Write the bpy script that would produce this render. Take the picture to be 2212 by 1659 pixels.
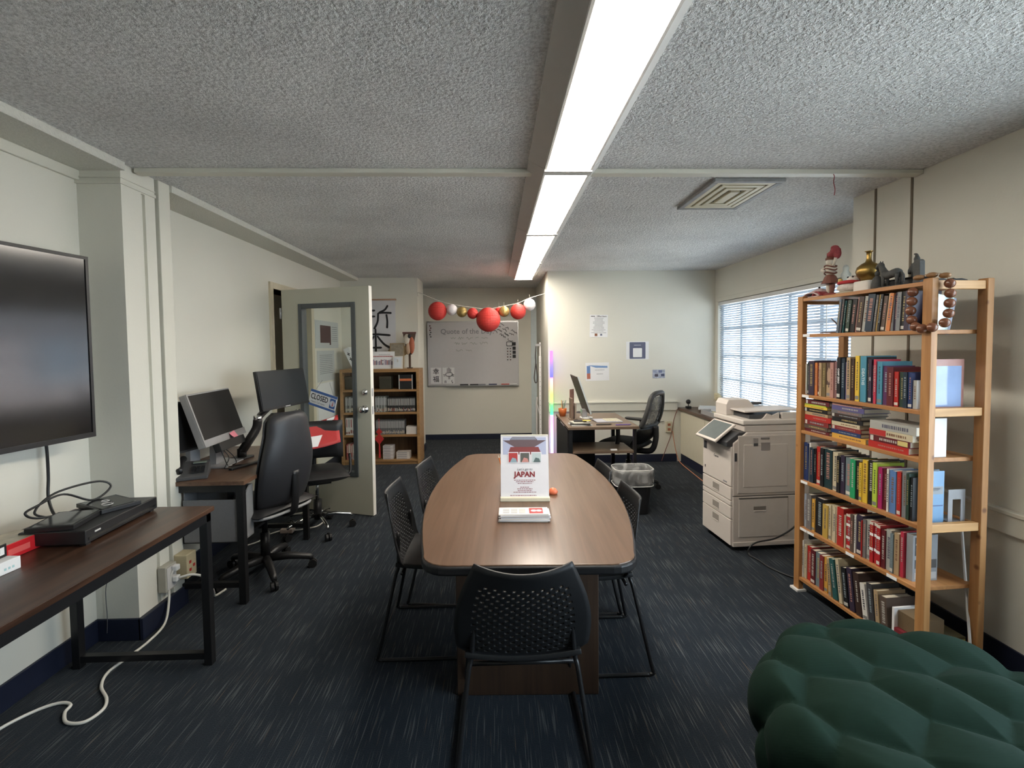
import bpy, bmesh, math, random
from mathutils import Vector, Matrix
random.seed(11)
for o in list(bpy.data.objects):
    bpy.data.objects.remove(o)
sc = bpy.context.scene
COL = sc.collection
PI = math.pi

# ------------------------------------------------------------------ camera
def rotm(yaw, pitch, roll):
    c, s = math.cos, math.sin
    Rr = Matrix(((c(roll), 0, s(roll)), (0, 1, 0), (-s(roll), 0, c(roll))))
    Rp = Matrix(((1, 0, 0), (0, c(pitch), -s(pitch)), (0, s(pitch), c(pitch))))
    Ry = Matrix(((c(yaw), s(yaw), 0), (-s(yaw), c(yaw), 0), (0, 0, 1)))
    return Ry @ Rp @ Rr
Rc = rotm(0.0328978, -0.0424105, 0.0101204)
cam_d = bpy.data.cameras.new('camera')
cam = bpy.data.objects.new('camera', cam_d)
COL.objects.link(cam)
cw = Matrix.Identity(4)
for i in range(3):
    cw[i][0] = Rc[i][0]; cw[i][1] = Rc[i][2]; cw[i][2] = -Rc[i][1]
cw[2][3] = 1.505
cam.matrix_world = cw
cam_d.sensor_fit = 'HORIZONTAL'
cam_d.sensor_width = 36
cam_d.lens = 1050 / 2212 * 36
cam_d.shift_y = -(829.5 - 791.8) / 2212
cam_d.clip_start = 0.02
sc.camera = cam

# ------------------------------------------------------------------ world and exposure
w = bpy.data.worlds.new('daylight'); sc.world = w
w.use_nodes = True
bg = w.node_tree.nodes['Background']
bg.inputs[0].default_value = (0.80, 0.91, 1.0, 1)
bg.inputs[1].default_value = 4.6
sc.view_settings.view_transform = 'Standard'
sc.view_settings.look = 'None'
sc.view_settings.gamma = 1
sc.view_settings.use_curve_mapping = False
sc.view_settings.exposure = 1.32
LENS = 13.5            # radiance of the fluorescent lenses

sun_d = bpy.data.lights.new('sun', 'SUN'); sun_d.energy = 11; sun_d.angle = .01; sun_d.color = (1, .96, .9)
sun = bpy.data.objects.new('sun', sun_d); COL.objects.link(sun)      # comes over the roof from the left, lights the ground and building outside
sun.rotation_euler = Vector((.62, .25, -.75)).to_track_quat('-Z', 'Y').to_euler()

def portal(x, y0, y1, z0, z1):
    l = bpy.data.lights.new('window_portal', 'AREA')
    l.shape = 'RECTANGLE'; l.size = z1 - z0; l.size_y = y1 - y0
    l.cycles.is_portal = True
    o = bpy.data.objects.new('window_portal', l); COL.objects.link(o)
    o.location = (x, (y0 + y1) / 2, (z0 + z1) / 2)
    o.rotation_euler = (0, PI / 2, 0)
portal(2.97, 3.3, 6.05, .79, 2.02)
portal(2.5, -.6, 1.9, .55, 2.2)

# ------------------------------------------------------------------ helpers
def tag(o, label=None, cat=None, group=None, kind=None):
    if label: o['label'] = label
    if cat: o['category'] = cat
    if group: o['group'] = group
    if kind: o['kind'] = kind
    return o

def thing(name, label=None, cat=None, loc=(0, 0, 0), rz=0, group=None, kind=None, rot=None):
    o = bpy.data.objects.new(name, None)
    COL.objects.link(o)
    o.location = loc
    o.rotation_euler = rot if rot else (0, 0, rz)
    o.empty_display_size = .05
    return tag(o, label, cat, group, kind)

def rng(*a):
    return [Vector(p) for p in a]

class MB:
    def __init__(s):
        s.v = []; s.f = []
    def add(s, vs, fs):
        n = len(s.v)
        s.v += [Vector(p) for p in vs]
        s.f += [tuple(i + n for i in f) for f in fs]
        return s
    def box(s, x0, x1, y0, y1, z0, z1):
        return s.add([(x0, y0, z0), (x1, y0, z0), (x1, y1, z0), (x0, y1, z0), (x0, y0, z1), (x1, y0, z1), (x1, y1, z1), (x0, y1, z1)],
                     [(0, 3, 2, 1), (4, 5, 6, 7), (0, 1, 5, 4), (1, 2, 6, 5), (2, 3, 7, 6), (3, 0, 4, 7)])
    def cbox(s, c, d):
        return s.box(c[0] - d[0] / 2, c[0] + d[0] / 2, c[1] - d[1] / 2, c[1] + d[1] / 2, c[2] - d[2] / 2, c[2] + d[2] / 2)
    def prism(s, poly, a, b, ax='z'):
        n = len(poly)
        def P(p, t):
            return {'z': (p[0], p[1], t), 'y': (p[0], t, p[1]), 'x': (t, p[0], p[1])}[ax]
        return s.add([P(p, a) for p in poly] + [P(p, b) for p in poly],
                     [tuple(range(n - 1, -1, -1)), tuple(range(n, 2 * n))] + [(i, (i + 1) % n, n + (i + 1) % n, n + i) for i in range(n)])
    def cyl(s, p0, p1, r0, r1=None, n=16, cap=True):
        r1 = r0 if r1 is None else r1
        return s.tube([p0, p1], [r0, r1], n, cap)
    def tube(s, pts, r, n=8, cap=True, closed=False, flat=1.0):
        pts = [Vector(p) for p in pts]
        m = len(pts)
        rs = r if isinstance(r, (list, tuple)) else [r] * m
        vs = []; fs = []
        up = None
        for i, p in enumerate(pts):
            if closed:
                t = pts[(i + 1) % m] - pts[i - 1]
            else:
                t = pts[min(i + 1, m - 1)] - pts[max(i - 1, 0)]
            if t.length < 1e-9: t = Vector((0, 0, 1))
            t.normalize()
            if up is None:
                up = Vector((0, 0, 1)) if abs(t.z) < .9 else Vector((1, 0, 0))
            a = (up - t * up.dot(t))
            if a.length < 1e-6: a = Vector((0, 1, 0)) - t * t.y
            a.normalize(); up = a
            b = t.cross(a)
            for k in range(n):
                q = 2 * PI * k / n
                vs.append(p + rs[i] * (math.cos(q) * a * flat + math.sin(q) * b))
        for i in range(m if closed else m - 1):
            j = (i + 1) % m
            for k in range(n):
                l = (k + 1) % n
                fs.append((i * n + k, i * n + l, j * n + l, j * n + k))
        if cap and not closed:
            fs.append(tuple(range(n - 1, -1, -1))); fs.append(tuple(range((m - 1) * n, m * n)))
        return s.add(vs, fs)
    def lathe(s, prof, c=(0, 0, 0), n=24, sx=1, sy=1):
        vs = []; fs = []
        m = len(prof)
        for r, z in prof:
            for k in range(n):
                q = 2 * PI * k / n
                vs.append((c[0] + sx * r * math.cos(q), c[1] + sy * r * math.sin(q), c[2] + z))
        for i in range(m - 1):
            for k in range(n):
                l = (k + 1) % n
                fs.append((i * n + k, i * n + l, (i + 1) * n + l, (i + 1) * n + k))
        fs.append(tuple(range(n - 1, -1, -1))); fs.append(tuple(range((m - 1) * n, m * n)))
        return s.add(vs, fs)
    def ball(s, c, r, n=16, m=10):
        r = r if isinstance(r, (tuple, list)) else (r, r, r)
        return s.lathe([(math.sin(PI * i / m) + (1e-4 if i in (0, m) else 0), -math.cos(PI * i / m)) for i in range(m + 1)], (0, 0, 0), n) if False else s._ball(c, r, n, m)
    def _ball(s, c, r, n, m):
        vs = []; fs = []
        for i in range(m + 1):
            a = PI * i / m
            rr = max(math.sin(a), 1e-3)
            for k in range(n):
                q = 2 * PI * k / n
                vs.append((c[0] + r[0] * rr * math.cos(q), c[1] + r[1] * rr * math.sin(q), c[2] - r[2] * math.cos(a)))
        for i in range(m):
            for k in range(n):
                l = (k + 1) % n
                fs.append((i * n + k, i * n + l, (i + 1) * n + l, (i + 1) * n + k))
        fs.append(tuple(range(n - 1, -1, -1))); fs.append(tuple(range(m * n, (m + 1) * n)))
        return s.add(vs, fs)
    def grid(s, nu, nv, fn):
        vs = [fn(i / nu, j / nv) for j in range(nv + 1) for i in range(nu + 1)]
        fs = [(j * (nu + 1) + i, j * (nu + 1) + i + 1, (j + 1) * (nu + 1) + i + 1, (j + 1) * (nu + 1) + i) for j in range(nv) for i in range(nu)]
        return s.add(vs, fs)
    def xf(s, m, start=0):
        for i in range(start, len(s.v)): s.v[i] = m @ s.v[i]
        return s
    def mesh(s, name, mt, smooth=False):
        me = bpy.data.meshes.new(name)
        me.from_pydata([tuple(p) for p in s.v], [], s.f)
        me.validate()
        if mt: me.materials.append(mt)
        if smooth:
            me.polygons.foreach_set('use_smooth', [True] * len(me.polygons))
        return me
    def build(s, name, mt, parent=None, smooth=False, bevel=0, seg=2, sub=0, solid=0, loc=None):
        return mk(name, s.mesh(name, mt, smooth), parent, bevel, seg, sub, solid, loc)

def mk(name, me, parent=None, bevel=0, seg=2, sub=0, solid=0, loc=None):
    o = bpy.data.objects.new(name, me)
    COL.objects.link(o)
    if parent: o.parent = parent
    if loc: o.location = loc
    if solid:
        m = o.modifiers.new('solid', 'SOLIDIFY'); m.thickness = solid; m.offset = 0
    if sub:
        m = o.modifiers.new('sub', 'SUBSURF'); m.levels = m.render_levels = sub
    if bevel:
        m = o.modifiers.new('bevel', 'BEVEL'); m.width = bevel; m.segments = seg; m.limit_method = 'ANGLE'; m.angle_limit = .6
        m.harden_normals = False
    return o

def copy_tree(o, parent=None):
    c = o.copy(); COL.objects.link(c); c.parent = parent
    for ch in list(o.children): copy_tree(ch, c)
    return c

def arc(c, r, a0, a1, n, plane='xz'):
    o = []
    for i in range(n + 1):
        a = math.radians(a0 + (a1 - a0) * i / n)
        u, v = r * math.cos(a), r * math.sin(a)
        o.append({'xz': (c[0] + u, c[1], c[2] + v), 'xy': (c[0] + u, c[1] + v, c[2]), 'yz': (c[0], c[1] + u, c[2] + v)}[plane])
    return o

def smooth_path(pts, k=6):
    pts = [Vector(p) for p in pts]
    out = []
    n = len(pts)
    for i in range(n - 1):
        p0, p1, p2, p3 = pts[max(i - 1, 0)], pts[i], pts[i + 1], pts[min(i + 2, n - 1)]
        for j in range(k):
            t = j / k
            out.append(.5 * ((2 * p1) + (p2 - p0) * t + (2 * p0 - 5 * p1 + 4 * p2 - p3) * t * t + (3 * p1 - p0 - 3 * p2 + p3) * t ** 3))
    out.append(pts[-1])
    return out

def rrect(w, h, r, n=4):
    o = []
    for cx, cy, a in ((w / 2 - r, h / 2 - r, 0), (-w / 2 + r, h / 2 - r, 90), (-w / 2 + r, -h / 2 + r, 180), (w / 2 - r, -h / 2 + r, 270)):
        for i in range(n + 1):
            q = math.radians(a + 90 * i / n)
            o.append((cx + r * math.cos(q), cy + r * math.sin(q)))
    return o

# lettering: text turned to a thin mesh, laid in the local xz plane facing -y (or xy facing up)
def text_mesh(body, size, mt, align='CENTER', ext=.0004, bold=0, shear=0):
    cu = bpy.data.curves.new('lettering', 'FONT')
    cu.body = body; cu.size = size; cu.align_x = align; cu.align_y = 'CENTER'
    cu.extrude = ext; cu.resolution_u = 2; cu.offset = bold; cu.shear = shear
    o = bpy.data.objects.new('lettering_tmp', cu); COL.objects.link(o)
    dg = bpy.context.evaluated_depsgraph_get()
    me = bpy.data.meshes.new_from_object(o.evaluated_get(dg))
    bpy.data.objects.remove(o)
    me.materials.clear(); me.materials.append(mt)
    return me

def text(body, size, mt, parent, m, name='lettering', **k):
    me = text_mesh(body, size, mt, **k)
    me.transform(m)
    return mk(name, me, parent)
def MZ(x, y, z, flip=False):     # text standing up, read from -y
    return Matrix.Translation((x, y, z)) @ Matrix.Rotation(PI / 2, 4, 'X')

# ------------------------------------------------------------------ materials
def mat(name, col, rough=.5, metal=0, var=.08, scale=18, bump=0, bscale=150, spec=.5, coat=0, sheen=0):
    m = bpy.data.materials.new(name); m.use_nodes = True
    nt = m.node_tree; N = nt.nodes; L = nt.links
    b = N['Principled BSDF']
    b.inputs['Roughness'].default_value = rough
    b.inputs['Metallic'].default_value = metal
    b.inputs['Specular IOR Level'].default_value = spec
    if coat: b.inputs['Coat Weight'].default_value = coat
    if sheen: b.inputs['Sheen Weight'].default_value = sheen
    tc = N.new('ShaderNodeTexCoord')
    no = N.new('ShaderNodeTexNoise'); no.inputs['Scale'].default_value = scale; no.inputs['Detail'].default_value = 4
    L.new(tc.outputs['Object'], no.inputs['Vector'])
    mx = N.new('ShaderNodeMix'); mx.data_type = 'RGBA'
    mx.inputs[6].default_value = (*[max(c * (1 - var), 0) for c in col], 1)
    mx.inputs[7].default_value = (*[min(c * (1 + var), 1) for c in col], 1)
    L.new(no.outputs['Fac'], mx.inputs[0])
    L.new(mx.outputs[2], b.inputs['Base Color'])
    if bump:
        n2 = N.new('ShaderNodeTexNoise'); n2.inputs['Scale'].default_value = bscale; n2.inputs['Detail'].default_value = 3
        L.new(tc.outputs['Object'], n2.inputs['Vector'])
        bp = N.new('ShaderNodeBump'); bp.inputs['Strength'].default_value = bump; bp.inputs['Distance'].default_value = .004
        L.new(n2.outputs['Fac'], bp.inputs['Height']); L.new(bp.outputs['Normal'], b.inputs['Normal'])
    return m

def wood(name, c1, c2, axis='x', rough=.45, sc_=1.0, fine=60, knots=False):
    m = bpy.data.materials.new(name); m.use_nodes = True
    nt = m.node_tree; N = nt.nodes; L = nt.links
    b = N['Principled BSDF']; b.inputs['Roughness'].default_value = rough
    tc = N.new('ShaderNodeTexCoord'); mp = N.new('ShaderNodeMapping')
    s = {'x': (2, fine, fine), 'y': (fine, 2, fine), 'z': (fine, fine, 2)}[axis]
    mp.inputs['Scale'].default_value = tuple(q * sc_ for q in s)
    L.new(tc.outputs['Object'], mp.inputs['Vector'])
    no = N.new('ShaderNodeTexNoise'); no.inputs['Scale'].default_value = 1; no.inputs['Detail'].default_value = 5; no.inputs['Distortion'].default_value = .6
    L.new(mp.outputs[0], no.inputs['Vector'])
    cr = N.new('ShaderNodeValToRGB')
    cr.color_ramp.elements[0].position = .32; cr.color_ramp.elements[0].color = (*c1, 1)
    cr.color_ramp.elements[1].position = .68; cr.color_ramp.elements[1].color = (*c2, 1)
    L.new(no.outputs['Fac'], cr.inputs[0])
    out = cr.outputs[0]
    if knots:
        vo = N.new('ShaderNodeTexVoronoi'); vo.inputs['Scale'].default_value = 9
        L.new(tc.outputs['Object'], vo.inputs['Vector'])
        c2_ = N.new('ShaderNodeValToRGB'); c2_.color_ramp.elements[0].position = .06; c2_.color_ramp.elements[0].color = (.25, .12, .05, 1)
        c2_.color_ramp.elements[1].position = .14; c2_.color_ramp.elements[1].color = (1, 1, 1, 1)
        L.new(vo.outputs['Distance'], c2_.inputs[0])
        mu = N.new('ShaderNodeMix'); mu.data_type = 'RGBA'; mu.blend_type = 'MULTIPLY'; mu.inputs[0].default_value = .8
        L.new(out, mu.inputs[6]); L.new(c2_.outputs[0], mu.inputs[7]); out = mu.outputs[2]
    L.new(out, b.inputs['Base Color'])
    bp = N.new('ShaderNodeBump'); bp.inputs['Strength'].default_value = .15; bp.inputs['Distance'].default_value = .002
    L.new(no.outputs['Fac'], bp.inputs['Height']); L.new(bp.outputs[0], b.inputs['Normal'])
    return m

def emit(name, col, s):
    m = bpy.data.materials.new(name); m.use_nodes = True
    b = m.node_tree.nodes['Principled BSDF']
    b.inputs['Base Color'].default_value = (*col, 1)
    b.inputs['Emission Color'].default_value = (*col, 1)
    b.inputs['Emission Strength'].default_value = s
    return m

def thin(name, col=(1, 1, 1), a=.9, rough=.02, body=None, ns=16, nd=5):
    """thin clear sheet: mostly see-through with a glossy surface"""
    m = bpy.data.materials.new(name); m.use_nodes = True
    N = m.node_tree.nodes; L = m.node_tree.links
    N.remove(N['Principled BSDF'])
    t = N.new('ShaderNodeBsdfTransparent'); t.inputs[0].default_value = (*col, 1)
    g = N.new('ShaderNodeBsdfGlossy') if body is None else N.new('ShaderNodeBsdfPrincipled')
    if body is None:
        g.inputs['Roughness'].default_value = rough
    else:
        g.inputs['Base Color'].default_value = (*body, 1); g.inputs['Roughness'].default_value = rough
    mx = N.new('ShaderNodeMixShader')
    if body is None:
        lw = N.new('ShaderNodeLayerWeight'); lw.inputs[0].default_value = .5
        pw = N.new('ShaderNodeMath'); pw.operation = 'POWER'; pw.inputs[1].default_value = 5
        ma = N.new('ShaderNodeMath'); ma.operation = 'MULTIPLY_ADD'; ma.inputs[1].default_value = .8; ma.inputs[2].default_value = .03
        L.new(lw.outputs['Facing'], pw.inputs[0]); L.new(pw.outputs[0], ma.inputs[0]); L.new(ma.outputs[0], mx.inputs[0])
    else:
        no = N.new('ShaderNodeTexNoise'); no.inputs['Scale'].default_value = ns; no.inputs['Detail'].default_value = nd; no.inputs['Distortion'].default_value = 1.0
        tc = N.new('ShaderNodeTexCoord'); L.new(tc.outputs['Object'], no.inputs['Vector'])
        mr = N.new('ShaderNodeMapRange'); mr.inputs[1].default_value = .35; mr.inputs[2].default_value = .75
        mr.inputs[3].default_value = (1 - a) * .4; mr.inputs[4].default_value = min(1, (1 - a) * 2)
        L.new(no.outputs['Fac'], mr.inputs[0]); L.new(mr.outputs[0], mx.inputs[0])
    L.new(t.outputs[0], mx.inputs[1]); L.new(g.outputs[0], mx.inputs[2])
    L.new(mx.outputs[0], N['Material Output'].inputs[0])
    return m

_pal = {}
def flat(col, rough=.55, metal=0):
    k = (tuple(col), rough, metal)
    if k not in _pal:
        _pal[k] = mat('paint_%d' % len(_pal), col, rough, metal, var=.05, scale=40)
    return _pal[k]

WALL = mat('wall_cream', (.72, .70, .615), .7, var=.03, scale=3, bump=.12, bscale=90)
TRIM = mat('trim_cream', (.70, .68, .59), .5, var=.03, scale=6)
BASE = mat('cove_base_navy', (.012, .016, .035), .45, var=.2)
BLACK = mat('black_plastic', (.012, .012, .013), .42, var=.2, scale=40)
BLACKM = mat('black_metal', (.015, .015, .016), .35, metal=.3, var=.2)
BLACKF = mat('black_fabric', (.014, .014, .016), .85, var=.3, scale=80, bump=.5, bscale=700)
LEATHER = mat('black_leather', (.016, .016, .017), .38, var=.2, scale=60, bump=.25, bscale=400)
GREY = mat('grey_plastic', (.30, .30, .31), .45)
LGREY = mat('light_grey_plastic', (.58, .56, .54), .45, var=.03)
SILVER = mat('silver_plastic', (.42, .42, .43), .35, metal=.5)
CHROME = mat('chrome', (.7, .7, .7), .15, metal=1, var=.02)
WHITE = mat('white_paper', (.80, .80, .80), .6, var=.03)
WHITEP = mat('white_plastic', (.75, .75, .74), .4, var=.03)
INK = flat((.015, .015, .018), .6)
GREYINK = flat((.25, .25, .27), .6)
RED = flat((.50, .03, .03), .5)
PAGE = mat('page_edges', (.62, .57, .46), .8, var=.12, scale=300)
GLASS = thin('window_glass', (.95, .98, 1), .95)
def lum(c): return c
# ================================================================== the room
def special_ceiling():
    m = bpy.data.materials.new('popcorn_ceiling'); m.use_nodes = True
    N = m.node_tree.nodes; L = m.node_tree.links
    b = N['Principled BSDF']; b.inputs['Roughness'].default_value = .9
    tc = N.new('ShaderNodeTexCoord')
    n1 = N.new('ShaderNodeTexNoise'); n1.inputs['Scale'].default_value = 70; n1.inputs['Detail'].default_value = 3; n1.inputs['Roughness'].default_value = .65
    L.new(tc.outputs['Object'], n1.inputs['Vector'])
    n2 = N.new('ShaderNodeTexNoise'); n2.inputs['Scale'].default_value = 1.6; n2.inputs['Detail'].default_value = 4
    L.new(tc.outputs['Object'], n2.inputs['Vector'])
    cr = N.new('ShaderNodeValToRGB')
    cr.color_ramp.elements[0].position = .3; cr.color_ramp.elements[0].color = (.62, .615, .60, 1)
    cr.color_ramp.elements[1].position = .6; cr.color_ramp.elements[1].color = (.93, .925, .91, 1)
    L.new(n1.outputs['Fac'], cr.inputs[0])
    st = N.new('ShaderNodeMapRange'); st.inputs[1].default_value = .3; st.inputs[2].default_value = .6; st.inputs[3].default_value = .86; st.inputs[4].default_value = 1.02
    L.new(n2.outputs['Fac'], st.inputs[0])
    mu = N.new('ShaderNodeMix'); mu.data_type = 'RGBA'; mu.blend_type = 'MULTIPLY'; mu.inputs[0].default_value = 1
    L.new(cr.outputs[0], mu.inputs[6]); L.new(st.outputs[0], mu.inputs[7])
    L.new(mu.outputs[2], b.inputs['Base Color'])
    bp = N.new('ShaderNodeBump'); bp.inputs['Strength'].default_value = 1.0; bp.inputs['Distance'].default_value = .02
    L.new(n1.outputs['Fac'], bp.inputs['Height']); L.new(bp.outputs[0], b.inputs['Normal'])
    return m

def special_carpet():
    m = bpy.data.materials.new('navy_streaked_carpet'); m.use_nodes = True
    N = m.node_tree.nodes; L = m.node_tree.links
    b = N['Principled BSDF']; b.inputs['Roughness'].default_value = .95; b.inputs['Specular IOR Level'].default_value = .1
    b.inputs['Sheen Weight'].default_value = .08
    tc = N.new('ShaderNodeTexCoord')
    mp = N.new('ShaderNodeMapping'); mp.inputs['Scale'].default_value = (190, 4.5, 1)
    L.new(tc.outputs['Object'], mp.inputs[0])
    n1 = N.new('ShaderNodeTexNoise'); n1.inputs['Scale'].default_value = 1; n1.inputs['Detail'].default_value = 2
    L.new(mp.outputs[0], n1.inputs['Vector'])
    r1 = N.new('ShaderNodeMapRange'); r1.inputs[1].default_value = .57; r1.inputs[2].default_value = .68
    L.new(n1.outputs['Fac'], r1.inputs[0])
    mp3 = N.new('ShaderNodeMapping'); mp3.inputs['Scale'].default_value = (150, 3.5, 1); mp3.inputs['Location'].default_value = (31, 7, 0)
    L.new(tc.outputs['Object'], mp3.inputs[0])
    n3 = N.new('ShaderNodeTexNoise'); n3.inputs['Scale'].default_value = 1; n3.inputs['Detail'].default_value = 2
    L.new(mp3.outputs[0], n3.inputs['Vector'])
    r3 = N.new('ShaderNodeMapRange'); r3.inputs[1].default_value = .66; r3.inputs[2].default_value = .76
    L.new(n3.outputs['Fac'], r3.inputs[0])
    n2 = N.new('ShaderNodeTexNoise'); n2.inputs['Scale'].default_value = 260; n2.inputs['Detail'].default_value = 2
    L.new(tc.outputs['Object'], n2.inputs['Vector'])
    c0 = N.new('ShaderNodeValToRGB')
    c0.color_ramp.elements[0].position = .3; c0.color_ramp.elements[0].color = (.006, .010, .016, 1)
    c0.color_ramp.elements[1].position = .75; c0.color_ramp.elements[1].color = (.017, .024, .033, 1)
    L.new(n2.outputs['Fac'], c0.inputs[0])
    m1 = N.new('ShaderNodeMix'); m1.data_type = 'RGBA'; m1.inputs[7].default_value = (.075, .083, .087, 1)
    L.new(r1.outputs[0], m1.inputs[0]); L.new(c0.outputs[0], m1.inputs[6])
    m2 = N.new('ShaderNodeMix'); m2.data_type = 'RGBA'; m2.inputs[7].default_value = (.11, .08, .055, 1)
    L.new(r3.outputs[0], m2.inputs[0]); L.new(m1.outputs[2], m2.inputs[6])
    L.new(m2.outputs[2], b.inputs['Base Color'])
    bp = N.new('ShaderNodeBump'); bp.inputs['Strength'].default_value = .6; bp.inputs['Distance'].default_value = .004
    L.new(n2.outputs['Fac'], bp.inputs['Height']); L.new(bp.outputs[0], b.inputs['Normal'])
    return m

def struct(name, mb, m, parent=None, bevel=0, label=None):
    o = mb.build(name, m, parent, bevel=bevel)
    if not parent: o['kind'] = 'structure'
    if label: o['label'] = label
    return o

CEIL = special_ceiling()
H = 2.44
LX, RX, WX = -2.08, 2.33, 2.80     # left wall, right wall, window wall
FL, FR, BK = 6.65, 6.13, 7.86      # far-left wall, far-right wall, back wall
struct('floor', MB().box(-3.4, 3.0, -3.2, 8.0, -.12, 0), special_carpet(), label='dark navy carpet with thin pale streaks')
struct('ceiling', MB().box(-3.4, 3.0, -3.2, 8.0, H, H + .12), CEIL, label='grey popcorn textured ceiling')
D0, D1, DH = 4.62, 5.56, 2.06      # doorway in the left wall
struct('wall_left', MB().box(LX - .2, LX, -3.2, D0, 0, H).box(LX - .2, LX, D1, FL + .1, 0, H).box(LX - .2, LX, D0, D1, DH, H), WALL)
struct('wall_far_left', MB().box(LX - .2, -1.05, FL, FL + .5, 0, H), WALL)
struct('wall_back', MB().box(-3.3, .8, BK, BK + .12, 0, H), WALL)
struct('wall_recess_left', MB().box(-3.4, -3.3, FL, BK + .1, 0, H), WALL)
struct('wall_recess_right', MB().box(.66, .78, FR + .12, BK, 0, H), WALL)
struct('wall_far_right', MB().box(.66, 3.0, FR, FR + .12, 0, H), WALL)
struct('wall_rear', MB().box(-2.3, 2.5, -3.2, -3.08, 0, H), WALL)
struct('wall_corridor', MB().box(-3.4, -3.3, 3.6, 6.65, 0, H).box(-3.3, LX - .2, 3.6, 3.7, 0, H), WALL)
# right wall, with a second window beside the place the photograph was taken from
A0, A1 = -.6, 1.9
struct('wall_right', MB().box(RX, RX + .12, -3.2, A0, 0, H).box(RX, RX + .12, A1, 3.12, 0, H).box(RX, RX + .12, A0, A1, 0, .55).box(RX, RX + .12, A0, A1, 2.2, H)
       .box(RX + .12, 3.0, 3.02, 3.12, 0, H), WALL)
W0, W1, WZ0, WZ1 = 3.25, 6.05, .79, 2.03
struct('wall_window', MB().box(WX, WX + .15, 3.12, W0, 0, H).box(WX, WX + .15, W1, FR, 0, H).box(WX, WX + .15, W0, W1, 0, WZ0).box(WX, WX + .15, W0, W1, WZ1, H), WALL)

# soffit along the left wall, ceiling batten, mouldings
SOF = mat('soffit_plaster', (.66, .65, .58), .9, var=.12, scale=60, bump=1, bscale=110)
struct('trim_1', MB().box(LX, -1.84, -3.08, 2.53, 2.40, H), SOF, label='plaster soffit along the left wall, near stretch')
struct('trim_2', MB().box(LX, -1.84, 2.88, FL, 2.40, H), SOF, label='plaster soffit along the left wall, far stretch')
struct('trim_3', MB().box(-1.85, RX, 2.60, 2.66, 2.415, H), TRIM, bevel=.004, label='cream batten across the ceiling')
struct('trim_4', MB().box(LX, LX + .018, -3.08, 2.53, 2.35, 2.40), TRIM, bevel=.004)
# pillar on the left wall
PIL = thing('wall_pillar', kind='structure')
MB().box(LX, -1.865, 2.53, 2.668, 0, H).box(LX, -1.88, 2.668, 2.696, 0, 2.33).box(LX, -1.865, 2.668, 2.696, 2.33, H).box(LX, -1.865, 2.696, 2.772, 0, H).box(LX, -1.90, 2.772, 2.787, 0, H).build('pillar_body', WALL, PIL)
MB().box(LX, -1.852, 2.787, 2.88, 0, H - .0).build('pillar_batten', TRIM, PIL, bevel=.003)
MB().box(LX, -1.857, 2.518, 2.772, 2.335, 2.35).box(LX, -1.860, 2.522, 2.772, 2.365, 2.37).build('pillar_moulding', TRIM, PIL)
# baseboards
def base(n, *boxes):
    b = MB()
    for q in boxes: b.box(*q)
    struct('baseboard_' + n, b, BASE, bevel=.003)
base('left', (LX, LX + .012, -3.08, 2.53, 0, .115), (LX, LX + .012, 2.88, D0 - .06, 0, .115), (LX, LX + .012, D1 + .06, FL, 0, .115))
base('pillar', (LX, -1.853, 2.518, 2.53, 0, .115), (-1.865, -1.84, 2.518, 2.89, 0, .115))
base('far_left', (LX, -1.038, FL - .012, FL, 0, .1), (-1.05, -1.038, FL, FL + .5, 0, .1))
base('back', (-3.3, .66, BK - .012, BK, 0, .085))
base('far_right', (.648, 2.31, FR - .012, FR, 0, .1), (.648, .66, FR, BK, 0, .1))
base('right', (RX - .012, RX, -3.08, 3.12, 0, .11))
# chair rails
struct('trim_5', MB().box(.66, 2.31, FR - .03, FR, .665, .765).box(.66, 2.31, FR - .042, FR, .765, .785), TRIM, bevel=.004, label='cream chair rail on the far wall')
struct('trim_6', MB().box(RX - .03, RX, 1.92, 3.12, .63, .72).box(RX - .04, RX, 1.92, 3.12, .72, .74), TRIM, bevel=.004, label='cream chair rail on the right wall')
GAP = flat((.16, .13, .09), .7)
struct('trim_7', MB().box(RX - .004, RX + .002, 2.665, 2.679, .74, H), GAP, label='dark vertical panel joint at the ceiling batten')
struct('trim_8', MB().box(RX - .004, RX + .002, 2.925, 2.939, .74, H), GAP, label='dark vertical panel joint near the window')
struct('trim_9', MB().box(.57, .66, BK - .03, BK, 0, 2.3), mat('pale_blue_paint', (.62, .70, .72), .5), label='pale blue upright in the recess corner')

# door frame in the left wall
JAMB = mat('jamb_beige', (.62, .55, .40), .45, var=.08)
struct('trim_10', MB().box(LX - .2, LX + .02, D0 - .06, D0, 0, DH + .06).box(LX - .2, LX + .02, D0, D1, DH, DH + .06)
       .box(LX - .2, LX - .1, D1 - .02, D1, 0, DH).box(LX - .1, LX - .055, D1 - .035, D1, 0, DH).box(LX - .055, LX + .02, D1 - .02, D1 + .055, 0, DH + .06), JAMB, bevel=.003, label='beige door frame in the left wall')

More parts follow.
